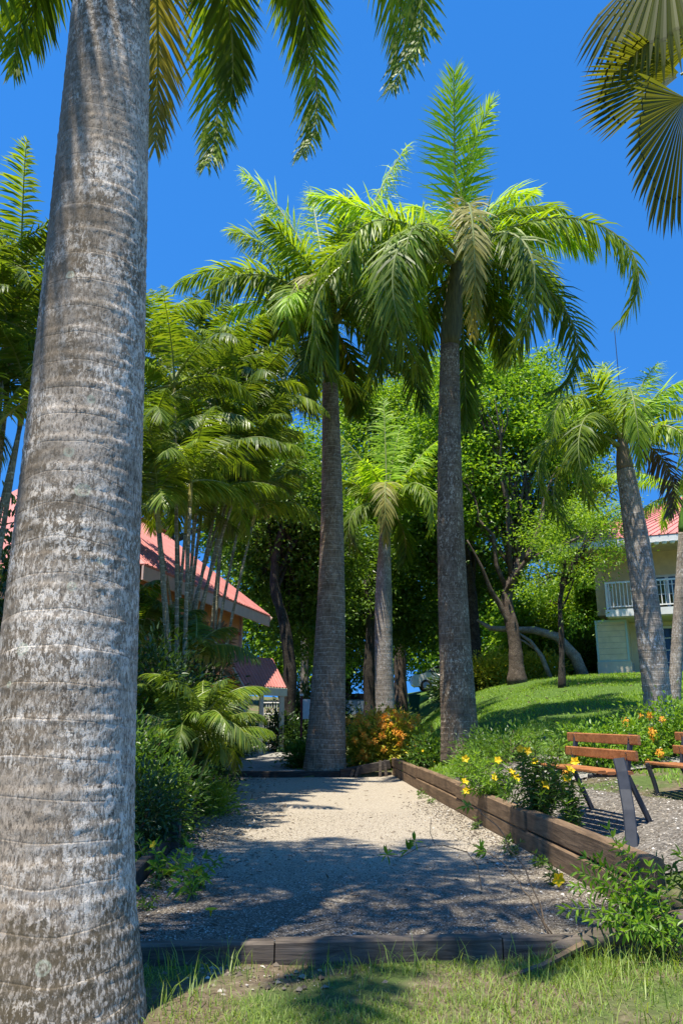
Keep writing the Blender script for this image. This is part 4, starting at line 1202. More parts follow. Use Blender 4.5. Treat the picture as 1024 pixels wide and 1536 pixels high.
def bench(label, near, far, face_left, foot_drop, near_leg=None):
    """near, far: ends of the back foot line at seat ground level"""
    near, far = np.asarray(near, float), np.asarray(far, float)
    u = far - near; L = np.linalg.norm(u[:2]); u = u / np.linalg.norm(u)
    f = np.array([-u[1], u[0], 0.0]) * (1 if face_left else -1)
    f /= np.linalg.norm(f)
    z = np.array([0, 0, 1.0])
    b0 = near.copy()
    t = thing('park_bench', label, 'bench', (near + far) / 2, 'wooden benches on the bank')
    def at(l, d, h): return b0 + u * l + f * d + z * h
    sg = G()
    for k in range(4):
        d0 = .10 + k * .105
        sg.beam(at(-.03, d0, .43 + .012 * (k == 3)), at(L + .03, d0, .43 + .012 * (k == 3)), .092, .034, bev=.008)
    so = part('seat', sg, M['slat'], t)
    bg = G()
    bk = [(.03, .60), (-.015, .76)]
    for d0, h0 in bk:
        bg.beam(at(-.08, d0, h0), at(L + .08, d0, h0), .034, .105, bev=.01, up=(0, 0, 1))
    bo = part('backrest', bg, M['slat'], t)
    bolts = G()
    for l in (.09, L - .09):
        for d0, h0 in bk:
            for dh in (-.022, .022):
                c = at(l, d0 + .02, h0 + dh); bolts.tube([c, c + f * .006], .009, 8)
    part('bolts', bolts, M['steel'], bo)
    for l, dr in ((.1, foot_drop), (L - .1, 0)):
        # rear leg and back support: one curved iron
        pts = [at(l, -.16, -.06), at(l, -.05, .18), at(l, .05, .40), at(l, .01, .6), at(l, -.04, .82)]
        g = G()
        for a, b in zip(pts[:-1], pts[1:]): g.beam(a, b, .035, .06, up=tuple(f))
        part('rear_leg', g, M['iron'], t)
        n = 9; tt = np.linspace(0, 1, n)
        d_ = .50 - .02 - .16 * np.sin(tt * math.pi * .5) ** 1.5 + .10 * tt * (1 + dr)
        h_ = .44 - tt * (.48 + dr)
        d_ = .50 - .10 * np.sin(tt * math.pi * .55) + (0 if dr < .1 else .0)
        g = G()
        for k in range(n - 1):
            g.beam(at(l, d_[k], h_[k]), at(l, d_[k + 1], h_[k + 1]), .05 if dr else .04, .075 if dr else .05, up=tuple(f), bev=.008)
        if dr and near_leg:
            g = G(); q_ = [P(*a) for a in near_leg]
            for a, b in zip(q_[:-1], q_[1:]): g.beam(a, b + (b - a) * .03, .05, .115, up=(1, -.3, 0), bev=.01)
        part('front_leg', g, M['iron'], t)
        part('seat_bracket', G().beam(at(l, .03, .40), at(l, .50, .40), .04, .035), M['iron'], t)
    return t


def gp(px, py, Y, z): 
    p = P(px, py, Y); p[2] = z; return p


bench('weathered bench with varnished slats by the timber wall, nearest the court', gp(956, 1180, 8.55, .50), gp(860, 1178, 9.9, .50), True, .28, [(927, 1138, 8.3), (932, 1158, 8.25), (937, 1185, 8.2), (942, 1215, 8.12), (945, 1243, 8.06), (947, 1272, 8.0)])
bench('second bench cut off by the right edge of the picture', gp(1130, 1205, 8.8, .50), gp(1026, 1195, 10.2, .50), True, 0)

# ================================================================== RED ROOFED HOUSES
def roofmat(name, c, wave_axis=0):
    s = NT(name)
    co = s.n('TexCoord').outputs['Object']
    a = s.noise(co, 1.2, 6, .65); b = s.noise(co, 9, 6, .7)
    col = s.ramp(a, [(.3, tuple(x * .72 for x in c)), (.55, c), (.75, tuple(min(1, x * 1.25 + .03) for x in c))])
    col = s.mix(s.ramp(b, [(.55, 0.0), (.75, .4)]), col, tuple(x * .55 + .02 for x in c))
    return s.done(col, .55, s.bump(b, .15, .01), .35)


M['roof_pink'] = roofmat('faded_red_sheet', (.56, .21, .18))
M['roof_red'] = roofmat('red_sheet', (.42, .075, .07))
M['ochre'] = plain('orange_render', (.72, .33, .17), .85, .1, 4)
M['cream'] = plain('cream_render', (.62, .55, .40), .85, .08, 3)
M['cream_board'] = plain('cream_boarding', (.72, .60, .37), .75, .08, 3)
M['white'] = plain('white_paint', (.75, .74, .70), .5, .06, 8)
M['trim_green'] = plain('pale_green_trim', (.42, .55, .47), .6, .06, 8)
M['glass'] = plain('dark_glass', (.02, .024, .026), .06, .1, 3, .6, 0, 0)
M['shade_int'] = plain('brown_interior_door', (.05, .038, .028), .5, .2, 8)
M['pinkwhite'] = plain('pale_pink_fascia', (.62, .42, .34), .65, .08, 5)


def slab_quad(g, a, b, c, d, th, m=0, ribs=0, ribh=.03):
    """roof plane a-b (eave) c-d (ridge), thickness down; ribs run eave to ridge"""
    a, b, c, d = [np.asarray(x, float) for x in (a, b, c, d)]
    n = np.cross(b - a, d - a); n /= np.linalg.norm(n)
    if n[2] < 0: n = -n
    lo = [p - n * th for p in (a, b, c, d)]
    g.add([a, b, c, d] + lo, [(0, 1, 2, 3), (7, 6, 5, 4), (0, 4, 5, 1), (1, 5, 6, 2), (2, 6, 7, 3), (3, 7, 4, 0)], m=m)
    for k in range(ribs):
        u = (k + .5) / ribs
        p, q_ = a + (b - a) * u + n * ribh * .3, d + (c - d) * u + n * ribh * .3
        g.beam(p, q_, .05, ribh, up=tuple(n), bev=.01, m=m)
    return g


# --- house on the left
EB = P(406, 924, 29.0)                    # far right eave corner
EA = P(306, 888, 22.5); EA[2] = EB[2]
ed = EA - EB; ed /= np.linalg.norm(ed)   # along the eave towards the camera
pd_ = np.array([ed[1], -ed[0], 0.0])
if pd_[0] > 0: pd_ = -pd_                # into the house (to the left)
ez = EB[2]; Lh = 10.5; Wd = 9.0
RB = EB + pd_ * Wd * .5 + np.array([0, 0, 3.4]) - ed * .0
hb = EB.copy(); hb[2] = gz(EB[0], EB[1])
hl = thing('orange_house', 'orange walled house with a faded pink sheet roof on the left', 'house', hb)
g = G()
E1_ = EB + ed * Lh
slab_quad(g, EB, E1_, E1_ + pd_ * Wd * .5 + np.array([0, 0, 3.4]) - ed * 2.5, RB, .06, ribs=40)
E2_ = EB + pd_ * Wd
slab_quad(g, E2_, E2_ + ed * Lh, E1_ + pd_ * Wd * .5 + np.array([0, 0, 3.4]) - ed * 2.5 + np.array([0, 0, .002]), RB + np.array([0, 0, .002]), .06, ribs=0)
EP = E1_ + pd_ * Wd * .5 + np.array([0, 0, 3.404]) - ed * 2.5
slab_quad(g, E1_ + pd_ * Wd, E1_ + np.array([0, 0, .003]), EP, EP + np.array([0, 0, .001]), .06)
rf = part('roof', g, M['roof_pink'], hl)
part('ridge_cap', G().beam(RB + np.array([0, 0, .05]), E1_ + pd_ * Wd * .5 + np.array([0, 0, 3.45]) - ed * 2.5, .3, .06), M['roof_red'], rf)
part('fascia', G().beam(EB + np.array([0, 0, -.22]) + pd_ * .06, E1_ + np.array([0, 0, -.22]) + pd_ * .06, .05, .36).beam(EB + np.array([0, 0, -.2]) + ed * .05, RB + np.array([0, 0, -.2]) + ed * .05, .05, .3), M['pinkwhite'], hl)
w0 = EB + pd_ * .85 + ed * .9
wz0, wz1 = hb[2] - .3, ez - .05
ocz = (wz0 + wz1) / 2
ang = math.atan2(ed[1], ed[0])
cw = w0 + ed * (Lh - 1.6) / 2 + pd_ * (Wd - 1.7) / 2
wg = G().box((cw[0], cw[1], ocz), (Lh - 1.6, Wd - 1.7, wz1 - wz0), ang)
# gable triangle
ga, gb, gc_ = w0 + np.array([0, 0, wz1 - w0[2]]), w0 + pd_ * (Wd - 1.7) + np.array([0, 0, wz1 - w0[2]]), w0 + pd_ * (Wd - 1.7) / 2 + np.array([0, 0, wz1 - w0[2] + 2.75])
wg.add([ga, gb, gc_, ga + ed * .15, gb + ed * .15, gc_ + ed * .15], [(0, 3, 5, 2), (1, 2, 5, 4)], [(0, 2, 1), (3, 4, 5)])
part('wall', wg, M['ochre'], hl)
cb = G()
for l in (.06,):
    c = w0 + ed * l - pd_ * .02; cb.box((c[0], c[1], ocz), (.16, .12, wz1 - wz0 - .02), ang)
part('corner_board', cb, M['pinkwhite'], hl)
c = w0 - pd_ * .03 + ed * (Lh - 1.6) / 2
part('eave_moulding', G().box((c[0], c[1], ez - .75), (Lh - 1.7, .05, .1), ang), M['roof_red'], hl)
for l in (2.6, 5.6, 8.4):
    c = w0 - pd_ * .03 + ed * l
    wf = part('window', G().box((c[0], c[1], ez - 1.75), (1.0, .08, 1.2), ang), M['white'], hl)
    c = c - pd_ * .045
    part('pane', G().box((c[0], c[1], ez - 1.75), (.82, .02, 1.02), ang), M['glass'], wf)

# --- small porch with its own red roof
p1, p2, p3, p4 = P(366, 1028, 26.5), P(430, 1027, 28.8), P(409, 1003, 29.6), P(339, 981, 27.2)
p2[2] = p1[2]; p3[2] = p4[2]
pbse = np.array([p1[0], p1[1], gz(p1[0], p1[1])])
po = thing('entrance_porch', 'small open porch with a bright red sheet roof at the orange house', 'porch', pbse)
g = G(); slab_quad(g, p1, p2, p3, p4, .05, ribs=14, ribh=.04)
part('roof', g, M['roof_pink'], po)
part('fascia', G().beam(p1 + np.array([0, .02, -.16]), p2 + np.array([0, .02, -.16]), .05, .28), M['cream'], po)
part('barge_board', G().beam(p1 + np.array([-.03, 0, -.08]), p4 + np.array([-.03, 0, -.08]), .05, .16), M['cream'], po)
dpo = (p4 - p1) * np.array([1, 1, 0])
for q_, w_ in ((p1 + (p2 - p1) * .04 + dpo * .1, .26), (p1 + (p2 - p1) * .45 + dpo * .12, .14), (p1 + (p2 - p1) * .93 + dpo * .1, .16), (p4 + (p3 - p4) * .05 - dpo * .1, .22)):
    zb = gz(q_[0], q_[1]) - .1; zt = p1[2] - .1
    part('post', G().box((q_[0], q_[1], (zb + zt) / 2), (w_, w_, zt - zb), .3), M['cream'], po)
# white gate under the porch
gb0 = P(392, 1060, 30.5)
gt = thing('garden_gate', 'white slatted gate seen through the porch', 'gate', (gb0[0], gb0[1], gz(gb0[0], gb0[1])))
gw = .8; gzb = gz(gb0[0], gb0[1]); gtop = P(392, 1053, 30.5)[2]
fg = G()
for dx in (0, gw): fg.box((gb0[0] + dx, gb0[1], (gzb + gtop) / 2), (.05, .05, gtop - gzb))
for zz in (gtop - .03, gtop - .45, gzb + .15): fg.beam((gb0[0] + .03, gb0[1], zz), (gb0[0] + gw - .03, gb0[1], zz), .035, .05)
part('gate_frame', fg, M['white'], gt)
sg = G()
for k in range(7):
    x = gb0[0] + .1 + k * .1; sg.box((x, gb0[1] - .022, (gzb + gtop) / 2 + .05), (.028, .012, gtop - gzb - .3))
part('slats', sg, M['white'], gt)
# notice board beside the banded palm
nb = P(458, 1090, 25.5); nb[2] = gz(nb[0], nb[1])
sn = thing('notice_board', 'white notice panel on a dark red post left of the banded palm', 'sign', nb)
zt = P(458, 1050, 25.5)[2]
part('post', G().box((nb[0] - .13, nb[1], (nb[2] + zt + .12) / 2), (.06, .06, zt + .12 - nb[2])), plain('maroon_paint', (.16, .02, .025), .5), sn)
part('panel', G().box((nb[0] + .08, nb[1] - .01, zt - .28), (.34, .03, .62)), M['white'], sn)
part('cap', G().box((nb[0] - .13, nb[1], zt + .16), (.12, .12, .07)), M['white'], sn)

# --- balcony house on the right
H0 = P(898, 1003, 33.0)                     # left front ground corner
H0[2] = gz(H0[0], H0[1])
fa = R(-24)                                  # facade comes nearer to the right
hx = np.array([math.cos(fa), math.sin(fa), 0]); hy = np.array([-math.sin(fa), math.cos(fa), 0])
sc_ = 33 * cp / FPX
def hp(a, d, z): return H0 + hx * a + hy * d + np.array([0, 0, z])
zb_, zf, zr, ze = -.5, 2.62, 3.95, 5.55      # base, balcony floor, rail top, eave
hr = thing('balcony_house', 'cream two storey house with white balcony rails and a red roof on the right', 'house', H0)
def hbox(g, a0, a1, d0, d1, z0, z1, m=0):
    c = hp((a0 + a1) / 2, (d0 + d1) / 2, (z0 + z1) / 2); g.box(c, (a1 - a0, d1 - d0, z1 - z0), fa, m); return g
# ground floor: pier, recess wall, upper storey
g = G(); hbox(g, 0, 1.25, 0, 7, .55, zf - .32); hbox(g, 1.25, 12, 1.6, 7, .0, zf - .32)
hbox(g, .35, 12, 1.9, 7, zf + .02, ze + .1); hbox(g, 0, .35, 1.2, 7, zf + .02, ze + .1)
part('wall', g, M['cream_board'], hr)
g = G(); hbox(g, -.05, 1.3, -.05, 7.05, zb_, .55); part('plinth', g, M['cream'], hr)
g = G()
for a in (0, 1.2): hbox(g, a - .03, a + .05, -.035, .03, .55, zf - .33)
hbox(g, -.03, 1.25, -.03, .03, zf - .42, zf - .33); hbox(g, -.03, 1.25, -.03, .03, .56, .62)
part('corner_trim', g, M['trim_green'], hr)
g = G()
for k in range(7): hbox(g, .06, 1.16, -.012, .0, .62 + k * .24, .635 + k * .24)
part('board_joints', g, plain('joint_shadow_paint', (.45, .42, .31), .8), hr)
g = G(); hbox(g, .55, 12, -.55, 2.0, zf - .31, zf); bal = part('balcony_floor', g, M['cream'], hr)
g = G(); hbox(g, .5, 12.05, -.62, -.56, zf - .26, zf + .03); part('balcony_edge', g, M['white'], bal)
g = G()
hbox(g, .55, 12, -.52, -.46, zr - .2, zr - .13); hbox(g, .55, 12, -.5, -.47, zf + .13, zf + .18)
for k in range(9): hbox(g, .55 + k * 1.38, .63 + k * 1.38, -.53, -.45, zf + .02, zr - .14)
hbox(g, .56, .62, -.45, 1.8, zr - .2, zr - .13); hbox(g, .575, .605, -.45, 1.8, zf + .13, zf + .18)
rl = part('railing', g, M['white'], hr)
for k in range(78):
    a = .68 + k * .145
    g = G(); hbox(g, a, a + .035, -.50, -.475, zf + .18, zr - .2); part('baluster', g, M['white'], rl)
for k in range(13):
    d = -.35 + k * .15
    g = G(); hbox(g, .575, .605, d, d + .03, zf + .18, zr - .2); part('baluster', g, M['white'], rl)
# doors and windows
def glazed(name, a0, a1, d, z0, z1, n):
    g = G()
    hbox(g, a0, a1, d - .06, d, z1 - .1, z1); hbox(g, a0, a1, d - .06, d, z0, z0 + .1)
    for k in range(n + 1):
        a = a0 + (a1 - a0) * k / n; hbox(g, a - .07, a + .07, d - .065, d - .002, z0 + .1, z1 - .1)
    for zz in np.linspace(z0, z1, 5)[1:-1]: hbox(g, a0 + .07, a1 - .07, d - .05, d - .004, zz - .02, zz + .02)
    f_ = part(name, g, M['white'], hr)
    g = G(); hbox(g, a0 + .02, a1 - .02, d - .03, d - .012, z0 + .02, z1 - .02); part('pane', g, M['glass'], f_)
glazed('glass_door', 2.4, 5.4, 1.6, .06, 2.1, 4)
glazed('glass_door', 6.4, 9.4, 1.6, .06, 2.1, 4)
glazed('balcony_door', 2.2, 4.4, 1.9, zf + .05, zf + 1.75, 3)
glazed('balcony_door', 5.4, 7.6, 1.9, zf + .05, zf + 1.75, 3)
g = G(); hbox(g, 1.25, 12, .02, 1.6, -.5, .04); part('terrace', g, M['cream'], hr)
# roof: hip over an overhang
g = G()
o = .75
c0, c1, c2, c3 = hp(-1.6, -1.1, ze), hp(13, -1.1, ze), hp(13, 8, ze), hp(-1.6, 8, ze)
r0, r1 = hp(4.2, 3.4, ze + 2.7), hp(9, 3.4, ze + 2.7)
slab_quad(g, c0, c1, r1, r0, .06, ribs=44, ribh=.05)
slab_quad(g, c3, c0, r0 + np.array([0, 0, .003]), r0 + np.array([0, 0, .003]), .06)
slab_quad(g, c2, c3, r0 + np.array([0, 0, .005]), r1 + np.array([0, 0, .005]), .06)
slab_quad(g, c1, c2, r1 + np.array([0, 0, .003]), r1 + np.array([0, 0, .003]), .06)
part('roof', g, M['roof_pink'], hr)
g = G(); hbox(g, -1.58, 13, -1.08, -1.03, ze - .3, ze - .04); hbox(g, -1.58, -1.53, -1.02, 8, ze - .3, ze - .04)
for k in range(48):                             # scalloped valance
    cc = hp(-1.45 + k * .3, -1.055, ze - .30); g.lathe(cc, [(.001, -.12), (.09, -.09), (.13, 0)], 8)
part('fascia', g, M['white'], hr)
g = G(); hbox(g, -1.4, 12.8, -.95, 1.9, ze - .12, ze - .07); part('soffit', g, M['cream_board'], hr)
# radio mast behind
mb = P(922, 560, 60); mt = P(921, 496, 60)
mg = np.array([mb[0], mb[1], gz(mb[0], mb[1])])
single('radio_mast', G().tube([mg, (mg + mt) / 2, mt], [.07, .05, .03], 8), M['iron'], 'thin radio mast rising behind the lawn palm crown', 'mast', base=mg)

# ------------------------------------------------------------------ parked vehicles far back
M['car_silver'] = plain('silver_blue_paint', (.42, .52, .60), .25, .05, 2, .6, .3, 0)
M['car_white'] = plain('white_car_paint', (.78, .78, .78), .25, .04, 2, .6, 0, 0)
M['tyre'] = plain('tyre_rubber', (.02, .02, .02), .8)


def car(label, px, Y, paint, rz, van=False, group=None):
    b = at_ground(px, Y)
    t = thing('parked_van' if van else 'parked_car', label, 'van' if van else 'car', b)
    ca, sa = math.cos(rz), math.sin(rz)
    X = np.array([ca, sa, 0]); Yv = np.array([-sa, ca, 0]); Z = np.array([0, 0, 1.0])
    pr = [(-2.1, .3), (-2.15, .75), (-1.95, 1.0), (-1.2, 1.05), (-.7, 1.45), (.75, 1.48), (1.55, 1.0), (2.1, .92), (2.15, .4), (2.0, .28)]
    if van: pr = [(-2.3, .35), (-2.35, 1.9), (-2.2, 2.0), (1.0, 2.02), (1.5, 1.25), (2.2, 1.1), (2.3, .5), (2.2, .33)]
    W = .85; pr = [(x_, z_ * .95) for x_, z_ in pr]
    part('body', G().poly_prism(pr, 2 * W, (b - Yv * W, X, Z, Yv)), paint, t)
    wp = [(-1.05, 1.07), (-.65, 1.38), (.68, 1.40), (1.3, 1.05)] if not van else [(-.3, 1.25), (-.3, 1.85), (.9, 1.85), (1.3, 1.27)]
    for s_ in (-1, 1):
        o = b + Yv * (W * s_ + (.002 if s_ > 0 else -.012))
        part('window', G().poly_prism(wp, .01, (o, X, Z, Yv)), M['glass'], t)
    part('windscreen', G().poly_prism([(-.7, 0), (.7, 0), (.6, .5), (-.6, .5)], .012, (b + X * (1.52 if not van else 1.46) + Z * (1.05 if not van else 1.32), Yv, (Z * .55 - X * .83) if not van else (Z * .83 - X * .55), X)), M['glass'], t)
    for l in (-1.35, 1.35):
        for s_ in (-1, 1):
            c = b + X * l + Yv * (W - .08) * s_ + Z * .32
            w_ = part('wheel', G().tube([c - Yv * .1, c + Yv * .1], .32, 18), M['tyre'], t)
            c = c + Yv * .1 * s_
            part('rim', G().tube([c, c + Yv * .012 * s_], .19, 14), M['steel'], w_)
    for s_ in (-.6, .6):
        c = b + X * 2.14 + Yv * s_ + Z * .72
        part('headlight', G().tube([c, c + X * .03], .1, 10), M['white'], t)
    return t


car('silver blue car parked behind the banded palm', 525, 45.0, M['car_silver'], R(15))
car('white car parked behind the tallest palm', 674, 46.0, M['car_white'], R(178))
wb = at_ground(621, 42)
bn = thing('wheelie_bin', 'dark green bin left of the parked white car', 'bin', wb)
M['bin'] = plain('green_plastic', (.02, .14, .08), .45)
part('bin_body', G().add([wb + np.array(v) for v in [(-.22, -.25, .08), (.22, -.25, .08), (.22, .25, .08), (-.22, .25, .08), (-.29, -.33, 1.0), (.29, -.33, 1.0), (.29, .33, 1.0), (-.29, .33, 1.0)]], [(3, 2, 1, 0), (4, 5, 6, 7), (0, 1, 5, 4), (1, 2, 6, 5), (2, 3, 7, 6), (3, 0, 4, 7)]), M['bin'], bn)
part('lid', G().box(wb + np.array([0, -.01, 1.045]), (.64, .72, .07)), M['bin'], bn)
for s_ in (-.2, .2): part('wheel', G().tube([wb + np.array([s_ - .03, .27, .1]), wb + np.array([s_ + .03, .27, .1])], .1, 12), M['tyre'], bn)

# ================================================================== GRASS, STONES
def blades(n, xr, yr, h, w, keep, bend=.5, clump=0.0):
    x = rng.uniform(*xr, n); y = rng.uniform(*yr, n)
    k = keep(x, y); x, y = x[k], y[k]; n = len(x)
    z = ground(x, y) - .006
    a = rng.uniform(0, 2 * math.pi, n); le = h * rng.uniform(.45, 1.25, n)
    lean = rng.uniform(.1, 1.0, n) * bend
    d = np.stack([np.cos(a) * lean, np.sin(a) * lean, np.ones(n)], 1); d = norm(d)
    c = np.stack([x, y, z], 1)
    s = np.stack([-np.sin(a), np.cos(a), 0 * a], 1) * (w / 2)
    mid = c + d * (le * .55)[:, None]
    d2 = norm(d + np.stack([np.cos(a) * lean, np.sin(a) * lean, -.35 * np.ones(n) * lean], 1) * .9)
    tip = mid + d2 * (le * .5)[:, None]
    v = np.stack([c - s, c + s, mid - s * .8, mid + s * .8, tip], 1).reshape(-1, 3)
    b = np.arange(n)[:, None] * 5
    return v, b + np.array([[0, 1, 3, 2]]), b + np.array([[2, 3, 4]])


def st_(x, y):
    dx, dy = x - CO[0], y - CO[1]
    return dx * CV[0] + dy * CV[1], dx * CU[0] + dy * CU[1]


def patch(x, y):
    return np.sin(x * 2.3 + 1.2 * np.sin(y * 3.1)) * .5 + np.sin(y * 4.1 + x * 1.3 + 2) * .35 + np.sin(x * 6.7 - y * 5.2) * .25


def front_keep(x, y):
    s, t = st_(x, y)
    bare = np.exp(-((x + .05) ** 2 / .25 + (y - 5.45) ** 2 / .05)) + .9 * np.exp(-((x + .85) ** 2 / .12 + (y - 5.6) ** 2 / .10))
    return (t < -.17) & (rng.uniform(0, 1, len(x)) < np.clip(.62 + .45 * patch(x, y) - 1.0 * bare, .05, 1)) & (np.hypot(x - FB[0], y - FB[1]) > .56)


v, qd, tr = blades(70000, (-3, 4.2), (3.9, 6.1), .06, .005, front_keep, 1.2)
single('front_grass', G().add(v, qd, tr), M['grass'], 'short patchy grass in front of the court timber', 'grass', kind='stuff')
v, qd, tr = blades(7000, (-3, 4.2), (3.9, 6.1), .05, .004, lambda x, y: (st_(x, y)[1] < -.17) & (rng.uniform(0, 1, len(x)) < .7), 2.2)
single('dry_grass', G().add(v, qd, tr), M['dry'], 'dry straw coloured grass thatch in front of the court timber', 'grass', kind='stuff')


def tuft_keep(x, y):
    s, t = st_(x, y)
    w = np.exp(-((t + .32) / .14) ** 2) * (.35 + .65 * (np.sin(x * 5.1) > .1)) + np.exp(-((x - 2.0) ** 2 + (y - 5.7) ** 2) / .12) + .25 * (x > .8) * (y < 5.6) + .5 * np.exp(-((x + 1.0) ** 2 + (y - 5.0) ** 2) / .1)
    return (t < -.15) & (rng.uniform(0, 1, len(x)) < w) & (np.hypot(x - FB[0], y - FB[1]) > .56)


v, qd, tr = blades(9000, (-3, 4.2), (3.2, 6.1), .20, .007, tuft_keep, 1.0)
single('grass_tufts', G().add(v, qd, tr), M['grass'], 'longer grass tufts along the front timber', 'grass', kind='stuff')


def lawn_keep(x, y):
    s, t = st_(x, y)
    on_walk = np.abs(y - 12.1 - .1 * x) < .62
    return (s > .3) & ((t > 5.5) | (s > 2.3)) & ~on_walk & ~((s < 2.2) & (t < 9.3)) & (x < .62 * y) & (x < 16) & (rng.uniform(0, 1, len(x)) < np.clip(.62 + .75 * patch(x * .3, y * .3), .12, 1))


v, qd, tr = blades(150000, (.8, 15), (7.5, 34), .085, .02, lawn_keep, .9)
single('lawn_grass', G().add(v, qd, tr), M['lawn'], 'green mown lawn sloping up to the balcony house', 'lawn', kind='stuff')
v, qd, tr = blades(3000, (-3.6, 1.6), (21.3, 34), .12, .02, lambda x, y: (np.abs(x + 2.3) > 1.1) & (y > 21.4), .9)
single('path_grass', G().add(v, qd, tr), M['lawn'], 'thin grass fringe beside the garden path', 'grass', kind='stuff')


def pebbles(n, f, rlo, rhi, mat, name, label):
    base = norm(np.array([[1, 0, 0], [-1, 0, 0], [0, 1, 0], [0, -1, 0], [0, 0, 1], [0, 0, -1]], float))
    fc_ = np.array([(0, 2, 4), (2, 1, 4), (1, 3, 4), (3, 0, 4), (2, 0, 5), (1, 2, 5), (3, 1, 5), (0, 3, 5)])
    c = np.array([f() for _ in range(n)])
    r = rlo + (rhi - rlo) * rng.uniform(0, 1, n) ** 3
    sh = rng.uniform(.6, 1.3, (n, 6, 1)); flat = np.array([1, 1, .6])
    a = rng.uniform(0, 6.28, n); ca, sa = np.cos(a)[:, None], np.sin(a)[:, None]
    v = base[None] * sh * r[:, None, None] * flat
    v = np.stack([v[..., 0] * ca - v[..., 1] * sa, v[..., 0] * sa + v[..., 1] * ca, v[..., 2]], -1) + c[:, None] 
    t = (np.arange(n)[:, None, None] * 6 + fc_[None]).reshape(-1, 3)
    single(name, G().add(v.reshape(-1, 3), None, t), mat, label, 'gravel', kind='stuff')


def stone_mat(name, stops):
    s = NT(name); isl = s.n('NewGeometry').outputs['Random Per Island']
    return s.done(s.ramp(isl, stops), .85, None, .25)


M['pebble'] = stone_mat('loose_stone', [(.0, (.07, .056, .042)), (.5, (.165, .135, .10)), (.85, (.34, .295, .225)), (1.0, (.62, .60, .55))])


def pc1():
    u = rng.uniform(0, 1) ** 1.7
    t_ = .02 + 7.5 * u; s_ = -rng.uniform(.02, 3.98)
    p = court(s_, t_); return (p[0], p[1], court_z(s_, t_) - .008)


def pc2():
    t_ = rng.uniform(0.05, 9); s_ = -4 + abs(rng.normal(0, .35)) if rng.uniform() < .5 else -abs(rng.normal(0, .3))
    s_ = min(max(s_, -3.98), -.02)
    p = court(s_, t_); return (p[0], p[1], court_z(s_, t_) - .006)


def pc3():
    t_ = rng.uniform(1, 8.5); s_ = .2 + rng.uniform(0, 1.7)
    p = court(s_, t_); return (p[0], p[1], gz(p[0], p[1]) + .022)


pebbles(30000, pc1, .003, .010, M['pebble'], 'court_gravel', 'fine loose gravel over the near half of the court')
pebbles(7000, pc2, .006, .022, M['pebble'], 'edge_gravel', 'coarser gravel gathered along both sides of the court')
pebbles(7000, pc3, .006, .02, M['pebble'], 'bank_gravel', 'grey gravel around the benches')


def pc4():
    x, y = rng.normal(-.75, .45), rng.normal(5.55, .2)
    return (x, min(y, 5.85), gz(x, min(y, 5.85)))


pebbles(260, pc4, .006, .03, M['pebble'], 'grass_gravel', 'scattered stones in the bare shaded soil by the front timber')
for k, (px, py, r_, lab) in enumerate(((478, 1490, .045, 'flat pale stone in the bare patch of front grass'), (378, 1478, .035, 'pale stone at the edge of the trunk shadow'), (833, 1478, .05, 'stone in the shaded grass at the lower right'))):
    c = P(px, py, 5.2); yv = 1.65 / math.tan(math.atan((py - CY) / FPX) - PITCH); c = P(px, py, yv)
    n = 14; th = np.linspace(0, math.pi, 7); g = G().lathe(c, [(r_ * math.sin(a) + .0005, -r_ * .35 * math.cos(a)) for a in th], n)
    g.v[0] += rng.normal(0, r_ * .07, g.v[0].shape)
    single('garden_stone', g, M['pebble'] if k else plain('pale_stone', (.42, .38, .31), .9, .2, 20), lab, 'stone', base=c)

# fallen litter on the court
def edge_weeds():
    for k in range(16):
        t_ = rng.uniform(.6, 14); sd = -3.9 if k % 2 else -.1
        p = court(sd + rng.uniform(-.05, .12) * (1 if sd < -1 else -1), t_, .0)
        n = int(rng.integers(4, 9))
        whorl_plant('weed', 'small green weed sprouting along the %s edge of the court' % ('left timber' if sd < -1 else 'right timber wall'), p, [p + np.array([rng.uniform(-.1, .1), rng.uniform(-.1, .1), rng.uniform(.05, .16)]) for _ in range(n)],
                    .06, SM, w=.3, start=.2, sp=.04, stemr=.003, group='weeds along the %s edge of the court' % ('left' if sd < -1 else 'right'))


edge_weeds()


def leaf_litter():
    g = G(); n = 800
    pts = []
    for _ in range(n):
        t_ = rng.uniform(.1, 14.8); s_ = -4 + abs(rng.normal(0, .6)) if rng.uniform() < .75 else -rng.uniform(.05, 3.9)
        p = court(s_, t_, court_z(s_, t_) + .006); pts.append(p)
    d = rng.normal(0, 1, (n, 3)) * np.array([1, 1, .12])
    leaves(g, np.array(pts), d, rng.uniform(.04, .11, n), .024, up=np.tile([0, 0, 1.0], (n, 1)))
    single('leaf_litter', g, M['dead'], 'small dry leaves scattered on the court', 'leaves', kind='stuff')


leaf_litter()
n = 900
x = rng.uniform(1.5, 13, n); y = rng.uniform(12.5, 31, n); kk = (x < .6 * y) & lawn_keep(x, y); x, y = x[kk], y[kk]
g = G(); leaves(g, np.stack([x, y, ground(x, y) + .07], 1), rng.normal(0, 1, (len(x), 3)) * np.array([1, 1, .25]), rng.uniform(.08, .16, len(x)), .05)
single('fallen_leaves', g, M['dead'], 'dry brown leaves scattered over the sloping lawn', 'leaves', kind='stuff')

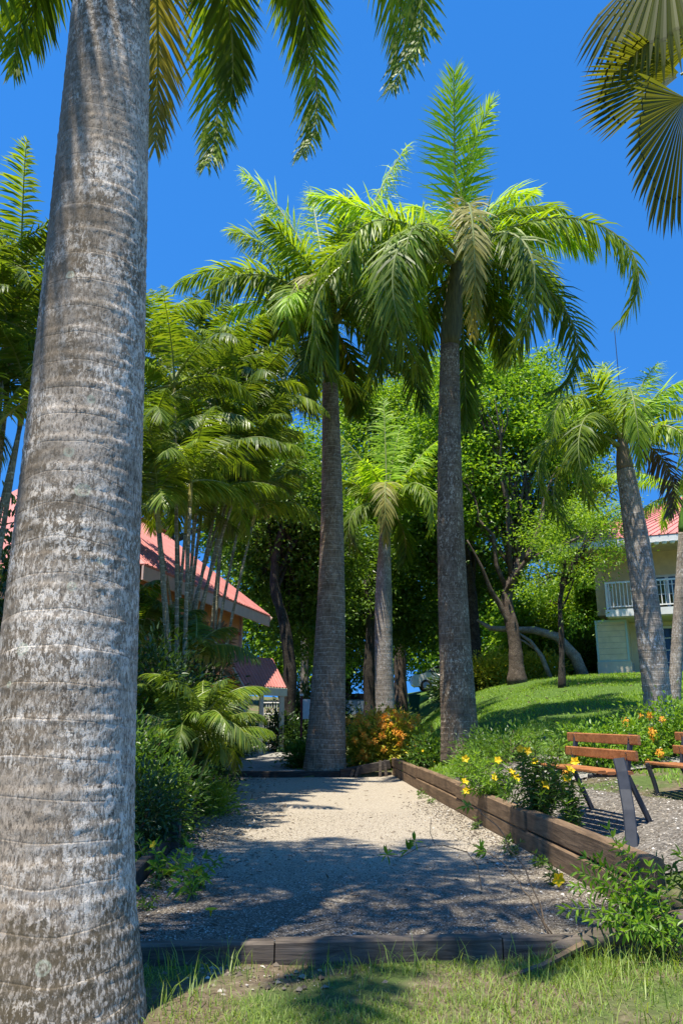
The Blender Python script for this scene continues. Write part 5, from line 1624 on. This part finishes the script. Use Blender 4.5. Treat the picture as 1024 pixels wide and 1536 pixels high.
# ================================================================== LIGHT, SKY, CAMERA
SUN_EL = R(74); SH = np.array([.56, .83])      # direction the shadows fall
SH = SH / np.linalg.norm(SH)
to_sun = Vector((-SH[0] * math.cos(SUN_EL), -SH[1] * math.cos(SUN_EL), math.sin(SUN_EL)))
sun = bpy.data.lights.new('sun', 'SUN'); sun.energy = 5.0; sun.angle = R(.53); sun.color = (1.0, .93, .80)
so = bpy.data.objects.new('sun', sun); COL.objects.link(so); so.rotation_euler = to_sun.to_track_quat('Z', 'Y').to_euler(); so.location = (-10, -10, 30)
w = bpy.data.worlds.new('World'); scene.world = w; w.use_nodes = True
nt = w.node_tree
sky = nt.nodes.new('ShaderNodeTexSky'); sky.sky_type = 'NISHITA'; sky.sun_disc = False
sky.sun_elevation = SUN_EL; sky.sun_rotation = math.atan2(to_sun.x, to_sun.y)
sky.air_density = 1.0; sky.dust_density = 0.0; sky.ozone_density = 10.0; sky.altitude = 100
bg = next(n for n in nt.nodes if n.type == 'BACKGROUND')
tc = nt.nodes.new('ShaderNodeTexCoord'); sx = nt.nodes.new('ShaderNodeSeparateXYZ'); cx = nt.nodes.new('ShaderNodeCombineXYZ')
ml = nt.nodes.new('ShaderNodeMath'); ml.operation = 'MULTIPLY_ADD'; ml.inputs[1].default_value = .62; ml.inputs[2].default_value = .42
nm_ = nt.nodes.new('ShaderNodeVectorMath'); nm_.operation = 'NORMALIZE'
nt.links.new(tc.outputs['Generated'], sx.inputs[0]); nt.links.new(sx.outputs[0], cx.inputs[0]); nt.links.new(sx.outputs[1], cx.inputs[1])
nt.links.new(sx.outputs[2], ml.inputs[0]); nt.links.new(ml.outputs[0], cx.inputs[2]); nt.links.new(cx.outputs[0], nm_.inputs[0]); nt.links.new(nm_.outputs[0], sky.inputs[0])
hs = nt.nodes.new('ShaderNodeHueSaturation'); hs.inputs['Saturation'].default_value = 1.19
nt.links.new(sky.outputs[0], hs.inputs['Color']); nt.links.new(hs.outputs[0], bg.inputs[0]); bg.inputs[1].default_value = .15

cam = bpy.data.cameras.new('camera'); co_ = bpy.data.objects.new('camera', cam); COL.objects.link(co_)
cam.sensor_fit = 'VERTICAL'; cam.sensor_height = 36; cam.lens = 36 * FPX / 1536
cam.clip_end = 3000; cam.clip_start = .05
co_.location = (0, 0, CAMZ); co_.rotation_euler = (math.pi / 2 + PITCH, 0, 0)
scene.camera = co_
vs = scene.view_settings
vs.view_transform = 'Standard'; vs.look = 'None'; vs.gamma = 1; vs.exposure = 0.85
scene.cycles.max_bounces = 8; scene.cycles.transparent_max_bounces = 8; scene.cycles.diffuse_bounces = 4
scene.cycles.use_denoising = True
